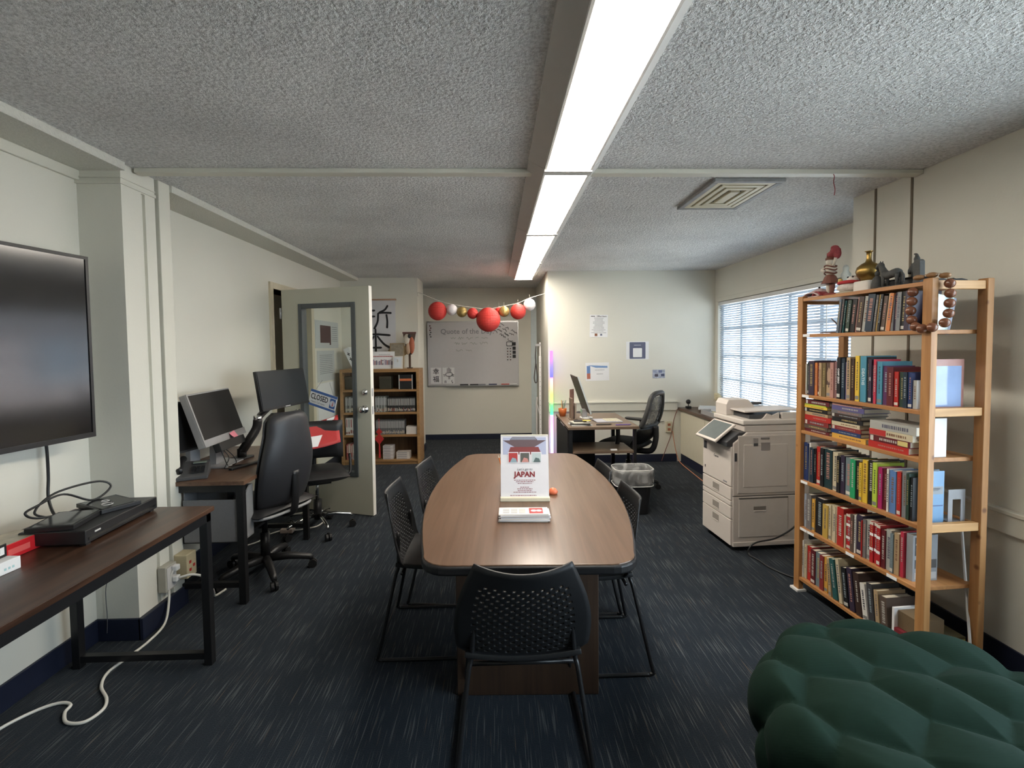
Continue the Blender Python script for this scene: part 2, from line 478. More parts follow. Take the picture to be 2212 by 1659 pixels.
# ---- windows
FRM = mat('window_frame_paint', (.55, .57, .58), .5)
win = thing('window_1', kind='structure', loc=(0, 0, 0))
fb = MB().box(WX + .05, WX + .11, W0, W1, WZ0, WZ0 + .05).box(WX + .05, WX + .11, W0, W1, WZ1 - .05, WZ1).box(WX + .05, WX + .11, W0, W0 + .05, WZ0, WZ1).box(WX + .05, WX + .11, W1 - .05, W1, WZ0, WZ1)
fb.build('window_frame', FRM, win)
ys = [W0 + (W1 - W0) * i / 6 for i in range(1, 6)]
for i, y in enumerate(ys):
    MB().box(WX + .06, WX + .10, y - .025, y + .025, WZ0 + .05, WZ1 - .05).build('mullion', FRM, win)
for z in (1.07, 1.36, 1.70):
    MB().box(WX + .065, WX + .095, W0 + .05, W1 - .05, z - .014, z + .014).build('glazing_bar', FRM, win)
yy = [W0 + .05] + ys + [W1 - .05]
zz = [WZ0 + .05, 1.07, 1.36, 1.70, WZ1 - .05]
for i in range(6):
    for j in range(4):
        MB().box(WX + .078, WX + .082, yy[i] + .02, yy[i + 1] - .02, zz[j] + .012, zz[j + 1] - .012).build('pane', GLASS, win)
MB().box(WX - .03, WX + .06, W0 - .02, W1 + .02, WZ0 - .03, WZ0).build('window_sill', TRIM, win, bevel=.004)
MB().box(WX - .016, WX, W0 - .03, W1 + .03, WZ1, WZ1 + .05).build('head_casing', TRIM, win, bevel=.003)
win2 = thing('window_2', kind='structure')
MB().box(RX + .03, RX + .1, A0, A1, .55, .61).box(RX + .03, RX + .1, A0, A1, 2.14, 2.2).box(RX + .03, RX + .1, A0, A0 + .06, .55, 2.2).box(RX + .03, RX + .1, A1 - .06, A1, .55, 2.2).build('window_frame', FRM, win2)
for k in range(1, 4):
    y = A0 + (A1 - A0) * k / 4
    MB().box(RX + .04, RX + .09, y - .03, y + .03, .61, 2.14).build('mullion', FRM, win2)
for k in range(4):
    a = A0 + (A1 - A0) * k / 4 + .04; b_ = A0 + (A1 - A0) * (k + 1) / 4 - .04
    MB().box(RX + .063, RX + .067, a, b_, .61, 2.14).build('pane', GLASS, win2)
# venetian blind on the far window
SLAT = mat('blind_slat_white', (.36, .40, .45), .5, var=.04)
_n = SLAT.node_tree.nodes; _l = SLAT.node_tree.links
_t = _n.new('ShaderNodeBsdfTranslucent'); _t.inputs[0].default_value = (.78, .86, .95, 1)
_m = _n.new('ShaderNodeMixShader'); _m.inputs[0].default_value = .03
_l.new(_n['Principled BSDF'].outputs[0], _m.inputs[1]); _l.new(_t.outputs[0], _m.inputs[2]); _l.new(_m.outputs[0], _n['Material Output'].inputs[0])
bl = thing('venetian_blind', 'white venetian blind with tilted slats hanging in the big window', 'blind', (WX + .02, 0, 0))
MB().box(-.02, .025, W0 + .02, W1 - .01, WZ1 - .045, WZ1 - .005).build('head_rail', WHITEP, bl, bevel=.003)
MB().box(-.012, .012, W0 + .03, W1 - .02, WZ0 + .012, WZ0 + .03).build('bottom_rail', WHITEP, bl, bevel=.003)
t = math.radians(-33)
sl = MB().grid(4, 1, lambda u, v: ((u - .5) * .030 * math.cos(t), W0 + .03 + v * (W1 - W0 - .05), (u - .5) * .030 * math.sin(t) + .0025 * (1 - (2 * u - 1) ** 2))).mesh('slat', SLAT, True)
z = WZ0 + .05; k = 0
while z < WZ1 - .06:
    o = mk('slat', sl, bl, loc=(0, 0, z)); z += .0262; k += 1
for y in (W0 + .3, W0 + 1.05, W0 + 1.8, W1 - .25):
    MB().box(-.016, -.0145, y, y + .003, WZ0 + .03, WZ1 - .04).box(.0145, .016, y, y + .003, WZ0 + .03, WZ1 - .04).build('ladder_cord', WHITEP, bl)
MB().cyl((-.03, 4.02, 1.35), (-.03, 4.02, 1.97), .004, n=8).build('tilt_wand', WHITEP, bl)

# ---- outside the windows
struct('outside_ground', MB().box(2.96, 30, -20, 30, -.4, -.3), mat('pale_paving', (.45, .44, .42), .9, var=.2, scale=1), label='pale paving outside')
ob = thing('neighbour_building', 'pale pink building standing outside beyond the blind', 'building', (11, 6, -.3))
MB().box(0, 4, -6, 12, 0, 2.7).build('wall', mat('pink_render', (.62, .50, .46), .9), ob)
MB().box(-.5, 4.2, -6.3, 12.3, 2.7, 2.95).build('roof', flat((.5, .5, .5)), ob)
for y in (-3.5, .2, 3.9, 7.6):
    f = MB().box(-.06, .02, y, y + 1.6, 1, 2.1).build('window', flat((.30, .36, .42), .3), ob)
    MB().box(-.09, .02, y - .08, y + 1.68, .9, 1).build('sill', WHITEP, f)

# ---- ceiling lights
LENSM = emit('fluorescent_lens', (1.0, .92, .80), LENS)
HOUS = mat('fixture_white', (.62, .60, .57), .45, var=.03)
edges = [1.10, 2.466, 3.834, 5.155, 6.415]
nm = ['', 'cut by the photo\'s top edge', 'just past the batten', 'second from far end', 'at the far end by the recess']
for i in range(4):
    a, b_ = edges[i], edges[i + 1]
    t_ = thing('ceiling_light', 'long white fluorescent ceiling light with glowing lens, ' + nm[i + 1], 'ceiling light', (.35, a, H), group='row of fluorescent ceiling lights')
    L_ = b_ - a
    MB().prism([(-.175, 0), (-.175, -.012), (-.095, -.052), (.135, -.052), (.19, -.012), (.19, 0)], 0.002, L_ - .002, 'y').build('housing', HOUS, t_)
    MB().prism([(-.088, -.0525), (-.088, -.060), (-.06, -.072), (.10, -.072), (.128, -.060), (.128, -.0525)], .03, L_ - .03, 'y').build('lens', LENSM, t_)
    for ya in (.002, L_ - .028): MB().box(-.1, .14, ya, ya + .026, -.074, -.05).build('end_cap', HOUS, t_)
    for xa in (-.098, .128): MB().box(xa, xa + .01, .028, L_ - .028, -.066, -.05).build('lens_rail', HOUS, t_)

# ---- ceiling vent
cv = thing('ceiling_vent', 'cream ceiling air vent with nested rectangular louvres and a worn grey frame', 'air vent', (1.45, 3.03, H))
VENTC = mat('vent_cream', (.66, .60, .43), .5)
fr = MB()
w2, l2 = .205, .29
def ring(mb, a, b, t, z0, z1):
    mb.box(-a, a, -b, -b + t, z0, z1).box(-a, a, b - t, b, z0, z1).box(-a, -a + t, -b + t, b - t, z0, z1).box(a - t, a, -b + t, b - t, z0, z1)
ring(fr, w2, l2, .035, -.02, 0)
fr.build('frame', mat('worn_frame', (.30, .30, .30), .6, var=.5, scale=14), cv, bevel=.004)
MB().box(-.17, .17, -.255, .255, -.004, 0).build('core', flat((.06, .05, .035)), cv)
for i in range(4):
    a, b_ = .17 - i * .043, .255 - i * .043
    if i < 3:
        r = MB(); ring(r, a, b_, .03, -.018 - .003 * i, -.006); r.build('louvre', VENTC, cv, bevel=.003)
    else:
        MB().box(-a * .7, a * .7, -b_ * .9, b_ * .9, -.027, -.006).build('louvre', VENTC, cv, bevel=.003)
rt = MB().tube(smooth_path([(1.835, 2.61, 2.415), (1.835, 2.602, 2.40), (1.83, 2.60, 2.37), (1.838, 2.60, 2.33), (1.834, 2.60, 2.30)]), .002, 6).build('red_thread', flat((.35, .05, .06)))
tag(rt, 'thin red thread dangling from the ceiling batten', 'thread')
# ================================================================== conference table
LAM = wood('walnut_laminate', (.098, .053, .030), (.137, .080, .049), 'y', rough=.30, fine=45)
PEDW = wood('dark_walnut', (.030, .016, .009), (.055, .030, .017), 'z', rough=.5, fine=40)
tb = thing('conference_table', 'boat-shaped brown conference table with black edge in the middle of the room', 'table', (.140, 2.54, 0), math.radians(-2))
def boat(hl, e, mid, r, inset=0):
    hl -= inset; e -= inset; mid -= inset
    pts = []
    n = 14
    side = []
    for i in range(n + 1):
        y = -hl + r + (2 * hl - 2 * r) * i / n
        side.append((e + (mid - e) * (1 - (y / hl) ** 2), y))
    x0 = side[0][0]; x1 = side[-1][0]
    pts += side
    for i in range(1, 6):
        a = math.radians(90 * i / 6)
        pts.append((x1 - r + r * math.cos(a), hl - r + r * math.sin(a)))
    pts += [(x1 - r, hl), (-x1 + r, hl)]
    for i in range(1, 6):
        a = math.radians(90 + 90 * i / 6)
        pts.append((-x1 + r + r * math.cos(a), hl - r + r * math.sin(a)))
    pts += [(-x, y) for x, y in reversed(side)]
    for i in range(1, 6):
        a = math.radians(180 + 90 * i / 6)
        pts.append((-x0 + r + r * math.cos(a), -hl + r + r * math.sin(a)))
    pts += [(-x0 + r, -hl), (x0 - r, -hl)]
    for i in range(1, 6):
        a = math.radians(270 + 90 * i / 6)
        pts.append((x0 - r + r * math.cos(a), -hl + r + r * math.sin(a)))
    return pts
MB().prism(boat(.885, .368, .490, .10, .006), .712, .742, 'z').build('table_top', LAM, tb, bevel=.003)
MB().prism(boat(.885, .368, .490, .10), .704, .738, 'z').build('edge_band', BLACK, tb, bevel=.008, seg=3)
for y in (-.46, .46):
    MB().box(-.305, .305, y - .05, y + .05, 0, .704).build('pedestal', PEDW, tb, bevel=.004)
MB().box(-.05, .05, -.41, .41, .45, .62).build('stretcher', PEDW, tb)

# ================================================================== perforated stacking chairs
def shell_pt(u, v):
    wv = .325 + .145 * math.sin(PI * .5 * min(1, (1 - v) / .62)) - (.05 * ((.38 - v) / .38) ** 2 if v < .38 else 0)
    x = (u - .5) * wv
    q = 1 - (2 * u - 1) ** 2
    z = .40 + .39 * v - .022 * q * v
    if v < .18: z += .05 * ((2 * u - 1) ** 2) * (1 - v / .18)
    y = -.185 - .085 * v ** 1.1 - .042 * q * (.35 + .65 * v) + .03
    return Vector((x, y, z))
def perforated_back():
    mb = MB()
    NU, NV = 19, 20
    U = lambda i: .12 + .76 * i / NU
    V = lambda j: .13 + .71 * j / NV
    # perforated field
    for j in range(NV):
        for i in range(NU):
            hole = (i + j) % 2 == 0
            c = [(U(i), V(j)), (U(i + 1), V(j)), (U(i + 1), V(j + 1)), (U(i), V(j + 1))]
            if not hole:
                mb.add([shell_pt(*p) for p in c], [(0, 1, 2, 3)]); continue
            du, dv = U(1) - U(0), V(1) - V(0)
            cu, cv_ = U(i) + du / 2, V(j) + dv / 2
            inn = [(cu + .40 * du * math.cos(math.radians(a)), cv_ + .36 * dv * math.sin(math.radians(a))) for a in range(-135 - 22, 200, 45)]
            inn = [(cu + .42 * du * math.cos(math.radians(202.5 + 45 * k)), cv_ + .38 * dv * math.sin(math.radians(202.5 + 45 * k))) for k in range(8)]
            vs = [shell_pt(*p) for p in c] + [shell_pt(*p) for p in inn]
            # inner verts 4..11: 0 at 202.5, 1 at 247.5 | 2 at 292.5, 3 at 337.5 | 4 at 22.5, 5 at 67.5 | 6 at 112.5, 7 at 157.5
            fs = [(0, 5, 4), (0, 1, 6, 5), (1, 7, 6), (1, 2, 8, 7), (2, 9, 8), (2, 3, 10, 9), (3, 11, 10), (3, 0, 4, 11)]
            mb.add(vs, fs)
    # solid border
    us = [0, .04, .08, .12]; vs_ = [V(j) for j in range(NV + 1)]
    def strip(ul, vl):
        for a in range(len(ul) - 1):
            for b in range(len(vl) - 1):
                mb.add([shell_pt(ul[a], vl[b]), shell_pt(ul[a + 1], vl[b]), shell_pt(ul[a + 1], vl[b + 1]), shell_pt(ul[a], vl[b + 1])], [(0, 1, 2, 3)])
    strip(us, vs_); strip([1 - q for q in reversed(us)], vs_)
    full = us[:-1] + [U(i) for i in range(NU + 1)] + [1 - q for q in reversed(us[:-1])]
    strip(full, [0, .04, .085, .13]); strip(full, [.84, .89, .945, 1.0])
    me = mb.mesh('backrest', BLACK, True)
    bm = bmesh.new(); bm.from_mesh(me)
    bmesh.ops.remove_doubles(bm, verts=bm.verts, dist=1e-5)
    bmesh.ops.recalc_face_normals(bm, faces=bm.faces)
    bm.to_mesh(me); bm.free()
    return me
CHAIRBLK = mat('chair_shell_black', (.012, .0125, .0135), .45, var=.15, scale=60, bump=.1, bscale=500, spec=.35)
def make_chair():
    t = thing('stacking_chair', 'x', 'chair', group='perforated chairs around the conference table')
    me = perforated_back(); me.materials.clear(); me.materials.append(CHAIRBLK)
    b = mk('backrest', me, t, solid=.007)
    def seat(u, v):
        x = (u - .5) * (.40 - .03 * v)
        q = 1 - (2 * u - 1) ** 2
        y = -.20 + .42 * v
        z = .435 - .018 * q + .02 * (2 * v - 1) ** 2 - (.03 * ((v - .85) / .15) ** 2 if v > .85 else 0)
        return Vector((x, y, z))
    MB().grid(14, 14, seat).build('seat', CHAIRBLK, t, smooth=True, solid=.02, bevel=.004)
    R_ = .0085
    for s in (-1, 1):
        p = [(s * .165, -.19, .60), (s * .178, -.19, .44), (s * .19, -.205, .38), (s * .232, -.275, .05), (s * .236, -.285, .018), (s * .236, -.265, .0095), (s * .236, -.22, .009), (s * .236, .20, .009), (s * .234, .235, .012), (s * .230, .24, .04), (s * .19, .13, .40), (s * .17, .10, .417)]
        MB().tube(smooth_path(p, 5), R_, 8).build('sled_leg', BLACKM, t, smooth=True)
    MB().tube([(-.19, .125, .405), (.19, .125, .405)], .008, 8).build('cross_bar', BLACKM, t, smooth=True)
    MB().tube([(-.19, -.17, .405), (.19, -.17, .405)], .008, 8).build('cross_bar', BLACKM, t, smooth=True)
    return t
ch0 = make_chair()
spots = [(.082, 1.575, 0, 'black perforated chair at the near end of the conference table, back to camera'),
         (-.5375, 2.52, -90, 'black perforated chair on the left side of the table, nearer one'),
         (-.455, 3.02, -97, 'black perforated chair on the left side of the table, farther one'),
         (.655, 2.36, 90, 'black perforated chair on the right side of the table, nearer one'),
         (.635, 2.86, 90, 'black perforated chair on the right side of the table, by the wastebasket')]
for i, (x, y, a, lab) in enumerate(spots):
    o = ch0 if i == 0 else copy_tree(ch0)
    a = math.radians(a)
    fx, fy = -math.sin(a), math.cos(a)
    o.location = (x + .24 * fx, y + .24 * fy, 0)
    o.rotation_euler = (0, 0, a)
    o['label'] = lab

# ================================================================== sign, brochures and pencils on the table
TZ = .742
sg = thing('poster_stand', 'white tabletop poster stand advertising a trip to JAPAN', 'sign', (.135, 2.36, TZ), math.radians(-3))
tilt = Matrix.Rotation(math.radians(-12), 4, 'X')
SIGNW = mat('poster_white', (.72, .70, .72), .5, var=.03)
fr = MB().box(-.119, .119, 0, .004, .018, .32).xf(tilt); fr.build('poster_sheet', SIGNW, sg)
MB().box(-.122, .122, -.014, .016, 0, .02).build('base_bar', mat('cream_plastic', (.72, .66, .50), .4), sg, bevel=.003)
MB().box(-.119, .119, -.002, .006, .318, .324).xf(tilt).build('top_bar', mat('cream_plastic2', (.72, .68, .55), .4), sg)
MB().add([(-.05, .07, .30), (.05, .07, .30), (.06, .13, .0), (-.06, .13, .0)], [(0, 1, 2, 3)]).build('back_leg', WHITEP, sg, solid=.004)
def on_sign(mb, name, m): mb.xf(tilt).build(name, m, sg)
SY = -.0006
def plate(pts, y=SY): return MB().prism(pts, y, .0005, 'y')
on_sign(plate([(-.108, .225), (.108, .225), (.108, .31), (-.108, .31)]), 'printed_sky', flat((.42, .45, .60)))
on_sign(plate([(-.062, .312), (.052, .312), (.066, .295), (.108, .295), (.05, .262), (-.05, .262), (-.108, .295), (-.075, .295)], -.0012), 'printed_roof', flat((.13, .09, .10)))
on_sign(plate([(-.062, .3105), (.052, .3105), (.06, .298), (-.07, .298)], -.0014), 'printed_roof_ridge', flat((.22, .23, .28)))
on_sign(plate([(-.085, .225), (.085, .225), (.07, .262), (-.07, .262)], -.0012), 'printed_temple_wall', flat((.22, .05, .05)))
for i, (c1, c2) in enumerate((((.42, .05, .05), (.25, .35, .40)), ((.10, .10, .09), (.55, .25, .22)), ((.45, .52, .52), (.10, .14, .14)))):
    x = -.057 + .058 * i
    on_sign(plate([(x - .026, .183), (x + .026, .183), (x + .026, .237), (x - .026, .237)], -.002), 'printed_photo_border', SIGNW)
    on_sign(plate([(x - .022, .187), (x + .022, .187), (x + .022, .233), (x - .022, .233)], -.0025), 'printed_photo', flat(c1))
    on_sign(plate([(x - .016, .187), (x + .02, .187), (x + .014, .205), (x - .004, .210)], -.003), 'printed_photo_detail', flat(c2))
DKRED = flat((.22, .018, .025))
def signtext(s, size, z, m, x=0, **k):
    text(s, size, m, sg, tilt @ MZ(x, -.001, z), **k)
signtext("Let's go to", .018, .153, GREYINK, shear=.3)
signtext("JAPAN", .036, .127, DKRED, bold=.0012)
def scribble_lines(parent, m, rows, mt, name='small_print', h=.0028, y=-.001):
    """rows of short word-like bars: (centre x, z, total width)"""
    mb = MB()
    for cx, z, wd in rows:
        x = cx - wd / 2
        while x < cx + wd / 2 - .002:
            L_ = random.uniform(.004, .012)
            mb.box(x, min(x + L_, cx + wd / 2), y, y + .0008, z - h / 2, z + h / 2); x += L_ + .0025
    mb.xf(m)
    o = mb.build(name, mt, parent); o['kind'] = 'stuff'
    return o
scribble_lines(sg, tilt, [(0, .100, .105), (0, .092, .086), (0, .084, .07), (0, .066, .045), (0, .058, .075), (0, .050, .07), (0, .042, .112), (-.008, .026, .13)], DKRED, 'small_print', .0024)
# a stack of folded brochures
for i in range(7):
    dx, dy, r = random.uniform(-.008, .008), random.uniform(-.006, .006), random.uniform(-2, 2)
    last = i == 6
    b = thing('brochure', ('folded brochure with red panel, topmost of the stack before the poster stand' if last else 'white folded brochure, %s from the bottom of the stack before the poster stand' % ['first', 'second', 'third', 'fourth', 'fifth', 'sixth'][min(i, 5)]), 'brochure', (.118 + dx, 2.115 + dy, TZ + i * .0052), math.radians(-3 + r), group='brochures stacked on the table')
    MB().box(-.108, .108, -.045, .045, .0002, .0048).build('folded_paper', SIGNW if i % 2 else mat('brochure_cream', (.70, .66, .60), .6), b)
    if last:
        MB().box(.025, .085, -.035, .035, .0048, .0053).build('printed_red_panel', flat((.42, .05, .05)), b)
        MB().lathe([(.013, 0), (.013, .0004)], (.045, 0, .0053), 10).build('printed_emblem', SIGNW, b)
        MB().lathe([(.013, 0), (.013, .0004)], (.068, 0, .0053), 8).build('printed_blossom', SIGNW, b)
        mb = MB()
        for r_ in range(5):
            for q in range(3): mb.box(-.09 + q * .035, -.062 + q * .035, -.03 + r_ * .012, -.026 + r_ * .012, .0048, .0052)
        mb.build('small_print', GREYINK, b)['kind'] = 'stuff'
# pencil cup behind the sign
pc = thing('pencil_cup', 'small black pencil cup half hidden behind the poster stand', 'cup', (.06, 2.60, TZ))
MB().lathe([(.032, 0), (.036, .09), (.033, .09), (.03, .006)], (0, 0, 0), 20).build('cup_body', BLACK, pc, smooth=True)
for i, (dx, dy) in enumerate(((-.045, .01), (-.034, .02))):
    p = thing('pencil', ['orange pencil poking out left of the poster, lower one', 'orange pencil poking out left of the poster, upper one'][i], 'pencil', (.055, 2.60, TZ + .008), group='pencils in the cup')
    MB().tube([(0, 0, 0), (dx * 1.0, dy, .15)], .0036, 6).build('pencil_body', flat((.60, .17, .04)), p)
    MB().tube([(dx, dy, .15), (dx * 1.08, dy * 1.08, .165)], [.0036, .0008], 6).build('pencil_tip', PAGE, p)
og = MB().lathe([(.0, 0), (.02, 0), (.026, .012), (.016, .028), (.004, .034)], (0, 0, 0), 14, 1, .7).build('orange_trinket', flat((.75, .18, .08), .35), None, smooth=True, loc=(.285, 2.46, TZ))
tag(og, 'small bright orange trinket beside the poster stand', 'trinket')
# ================================================================== left side: television and console table
tv = thing('television', 'large flat black television mounted on the left wall', 'television', (-2.035, 1.67, 1.519), math.radians(-8))
SCREEN = mat('tv_screen', (.004, .004, .006), .13, var=.0, spec=1.0)
MB().box(-.045, -.004, -.725, .725, -.425, .425).build('tv_case', BLACK, tv, bevel=.006)
MB().box(-.006, .002, -.715, .715, -.407, .415).build('tv_screen', SCREEN, tv)
bz = MB().box(-.006, .006, -.728, -.714, -.428, .428).box(-.006, .006, .714, .728, -.428, .428).box(-.006, .006, -.714, .714, .414, .428).box(-.006, .006, -.714, .714, -.428, -.406)
bz.build('bezel', mat('tv_bezel', (.03, .028, .027), .35), tv)
MB().box(-.10, -.045, -.15, .15, -.12, .12).build('wall_mount', BLACKM, tv)
cb = MB().tube(smooth_path([(-2.03, 2.24, 1.12), (-2.03, 2.245, 1.03), (-2.035, 2.25, .93), (-2.03, 2.24, .84), (-1.99, 2.22, .77), (-1.93, 2.20, .759)]), .006, 8).build('television_cable', BLACK, None, smooth=True)
tag(cb, 'black cable hanging from the television down to the console table', 'cable')

RUST = wood('rustic_brown', (.030, .014, .008), (.085, .042, .024), 'y', rough=.33, fine=22)
ct = thing('console_table', 'long rustic brown console table with black metal frame under the television', 'table', (-1.69, 1.36, 0))
CX, CY = .325, 1.0
MB().box(-CX, CX, -CY, CY, .728, .75).build('table_top', RUST, ct, bevel=.002)
for sx in (-1, 1):
    for sy in (-1, 1):
        MB().box(sx * (CX - .02) - .018, sx * (CX - .02) + .018, sy * (CY - .045) - .018, sy * (CY - .045) + .018, 0, .728).build('leg', BLACKM, ct, bevel=.002)
    MB().box(sx * (CX - .012) - .010, sx * (CX - .012) + .010, -CY + .03, CY - .03, .69, .728).build('apron_rail', BLACKM, ct)
for sy in (-1, 1):
    MB().box(-CX + .038, CX - .038, sy * (CY - .045) - .015, sy * (CY - .045) + .015, .03, .06).build('foot_rail', BLACKM, ct)
    MB().box(-CX + .038, CX - .038, sy * (CY - .045) - .015, sy * (CY - .045) + .015, .69, .728).build('end_rail', BLACKM, ct)
ZT = .7505
pl = thing('disc_player', 'wide black disc player on the console table', 'player', (-1.705, 2.10, ZT), math.radians(3))
MB().box(-.13, .11, -.215, .215, .008, .062).build('player_case', BLACK, pl, bevel=.004)
MB().box(.11, .1125, -.20, .20, .02, .03).build('disc_tray', mat('gloss_black', (.01, .01, .01), .15), pl)
MB().box(.111, .113, -.17, -.14, .040, .046).build('maker_mark', LGREY, pl)
for x in (-.11, .09):
    for y in (-.19, .19): MB().box(x - .012, x + .012, y - .012, y + .012, 0, .008).build('foot', BLACK, pl)
def case(x, y, z, rz, w, d, h, lab, deco):
    c = thing('disc_case', lab, 'case', (x, y, z), math.radians(rz))
    MB().box(-w / 2, w / 2, -d / 2, d / 2, 0, h).build('case_body', BLACK, c, bevel=.002)
    MB().box(-w / 2 + .01, w / 2 - .01, -d / 2 + .01, d / 2 - .01, h, h + .0008).build('case_sleeve', mat('gloss_sleeve', (.015, .015, .016), .12), c)
    for (cx, cy, r) in deco:
        MB().tube(arc((cx, cy, h + .001), r, 20, 330, 16, 'xy'), .0022, 5).build('printed_ring', LGREY, c)
    return c
case(-1.735, 1.985, ZT + .0625, 12, .16, .20, .018, 'black disc case at the near end of the disc player', [])
case(-1.725, 2.19, ZT + .0625, 62, .15, .21, .018, 'black disc case with grey rings on the far end of the player', [(-.02, -.03, .02), (.0, .03, .014)])
lp = [(-1.80, 2.02, ZT + .07), (-1.83, 2.05, ZT + .11), (-1.84, 2.12, ZT + .145), (-1.82, 2.22, ZT + .13), (-1.80, 2.25, ZT + .10), (-1.80, 2.20, ZT + .07)]
cb = MB().tube(smooth_path([(-1.82, 2.03, ZT + .0665), (-1.87, 2.00, ZT + .10), (-1.875, 2.10, ZT + .15), (-1.83, 2.26, ZT + .155), (-1.80, 2.30, ZT + .12), (-1.81, 2.21, ZT + .085), (-1.84, 2.10, ZT + .145), (-1.855, 2.0, ZT + .13), (-1.84, 1.93, ZT + .12), (-1.83, 1.98, ZT + .085), (-1.80, 2.14, ZT + .0665)], 8), .0045, 8).build('looped_cable', BLACK, None, smooth=True)
tag(cb, 'black cable coiled in loops behind the disc player', 'cable')
def gamebox(x, y, z, rz, dx, dy, h, lab, side, top, extra):
    c = thing('game_box', lab, 'box', (x, y, z), math.radians(rz))
    MB().box(-dx / 2, dx / 2, -dy / 2, dy / 2, 0, h).build('box_body', side, c, bevel=.0015)
    MB().box(-dx / 2 + .003, dx / 2 - .003, -dy / 2 + .003, dy / 2 - .003, h, h + .0006).build('box_cover', top, c)
    for (y0, y1, z0, z1, m) in extra:
        MB().box(dx / 2, dx / 2 + .0006, y0, y1, z0, z1).build('printed_label', m, c)
    return c
MULTI = mat('printed_cover', (.35, .30, .20), .3, var=.7, scale=25)
gamebox(-1.83, 1.835, ZT, -2, .13, .20, .055, 'red boxed game at the edge of the photo, behind the disc player', flat((.50, .015, .02), .35), MULTI, [(.055, .085, .03, .042, LGREY), (-.05, .03, .014, .036, flat((.62, .10, .09), .4))])
gamebox(-1.74, 1.605, ZT, -3, .14, .24, .042, 'white flat box in front of the red one on the console table', WHITEP, WHITEP, [(.065 + .013 * k, .072 + .013 * k, .012, .020, flat((.35, .55, .55))) for k in range(3)])
gamebox(-1.765, 1.605, ZT + .043, 3, .13, .22, .045, 'black boxed disc set lying on the white flat box', BLACK, MULTI, [(-.02, .10, .010, .036, WHITEP), (.0, .085, .016, .030, GREYINK)])

# outlets and cords on the pillar
ob_ = thing('outlet_box', 'grey metal outlet box on the pillar with white plugs', 'outlet', (-1.865, 2.735, .255))
MB().box(0, .045, -.065, .028, -.085, .055).build('box_body', mat('outlet_grey', (.40, .38, .32), .5), ob_, bevel=.004)
MB().box(.045, .048, -.055, .02, -.075, .045).build('face_plate', LGREY, ob_)
for z in (-.03, .03): MB().box(.048, .075, -.02, .016, z - .016, z + .016).build('plug', WHITEP, ob_, bevel=.006)
o2 = thing('outlet_block', 'beige outlet block with red sockets on the pillar corner', 'outlet', (-1.852, 2.83, .26))
MB().box(0, .075, -.042, .045, -.07, .07).build('block_body', mat('outlet_beige', (.55, .47, .30), .5), o2, bevel=.005)
for y, z in ((-.015, -.025), (-.015, .02), (.018, -.01)): MB().box(.0755, .0775, y - .008, y + .008, z - .008, z + .008).build('socket', RED, o2)
CORD = mat('white_cord', (.68, .66, .60), .45, var=.05)
z0 = .007
cb = MB().tube(smooth_path([(-2.0, 1.55, z0), (-2.0, 1.80, z0), (-1.985, 1.934, z0), (-1.93, 2.03, z0), (-1.87, 2.068, z0), (-1.815, 2.055, z0), (-1.80, 2.01, z0), (-1.745, 1.955, z0), (-1.675, 1.955, z0), (-1.655, 2.02, z0), (-1.69, 2.085, z0), (-1.775, 2.165, z0), (-1.82, 2.26, z0), (-1.81, 2.37, z0), (-1.80, 2.50, z0), (-1.80, 2.62, .03), (-1.82, 2.69, .12), (-1.825, 2.70, .20), (-1.812, 2.715, .27), (-1.793, 2.733, .285)], 8), .0065, 8).build('extension_cord', CORD, None, smooth=True)
tag(cb, 'white extension cord snaking over the carpet to the pillar outlet', 'cord')
cb = MB().tube(smooth_path([(-1.79, 2.733, .225), (-1.74, 2.76, .23), (-1.70, 2.80, .20), (-1.69, 2.85, .14), (-1.70, 2.90, .06), (-1.72, 2.95, .008), (-1.70, 3.03, .007)], 8), .007, 8).build('white_lead', CORD, None, smooth=True)
tag(cb, 'short thick white power cord dropping from the pillar outlet', 'cord')
cb = MB().tube(smooth_path([(-1.975, 2.523, .72), (-1.97, 2.523, .55), (-1.985, 2.523, .40), (-2.02, 2.52, .28), (-2.015, 2.514, .13), (-2.015, 2.508, .05)], 8), .002, 6).build('thin_wire', flat((.08, .08, .09)), None, smooth=True)
tag(cb, 'thin dark wire running down the front of the pillar', 'wire')

# ================================================================== left work desk
dk = thing('work_desk', 'brown work desk with black metal legs along the left wall', 'desk', (-1.765, 3.5, 0))
DESKW = wood('desk_brown', (.085, .042, .024), (.155, .085, .050), 'y', rough=.33, fine=20)
MB().box(-.30, .30, -.67, .36, .715, .74).build('desk_top', DESKW, dk, bevel=.002)
for x, y in ((.26, -.63), (-.27, -.63), (.26, .32), (-.27, .32)):
    MB().box(x - .02, x + .02, y - .02, y + .02, 0, .715).build('leg', BLACKM, dk, bevel=.002)
for y in (-.63, .32):
    MB().box(-.25, .24, y - .015, y + .015, .67, .715).build('end_rail', BLACKM, dk)
    MB().box(-.25, .24, y - .015, y + .015, .10, .13).build('foot_rail', BLACKM, dk)
MB().box(-.27, .23, -.61, -.2, .355, .372).build('lower_shelf', BLACK, dk)
gb = thing('storage_bin', 'grey fabric storage bin with a scooped front under the work desk', 'bin', (-1.665, 2.925, .3725))
BIN = mat('bin_grey', (.16, .16, .165), .8, var=.1, scale=80, bump=.3, bscale=500)
mb = MB()
mb.box(-.17, .17, -.065, -.057, 0, .25).box(-.17, .17, .057, .065, 0, .31).box(-.17, -.162, -.057, .057, 0, .31).box(-.162, .17, -.057, .057, 0, .01)
mb.build('bin_shell', BIN, gb, bevel=.002)
MB().prism([(-.057, 0.01), (.057, 0.01), (.057, .31), (.03, .31), (-.025, .27), (-.057, .25)], .162, .17, 'x').build('scooped_side', mat('bin_grey_light', (.22, .22, .225), .8), gb)

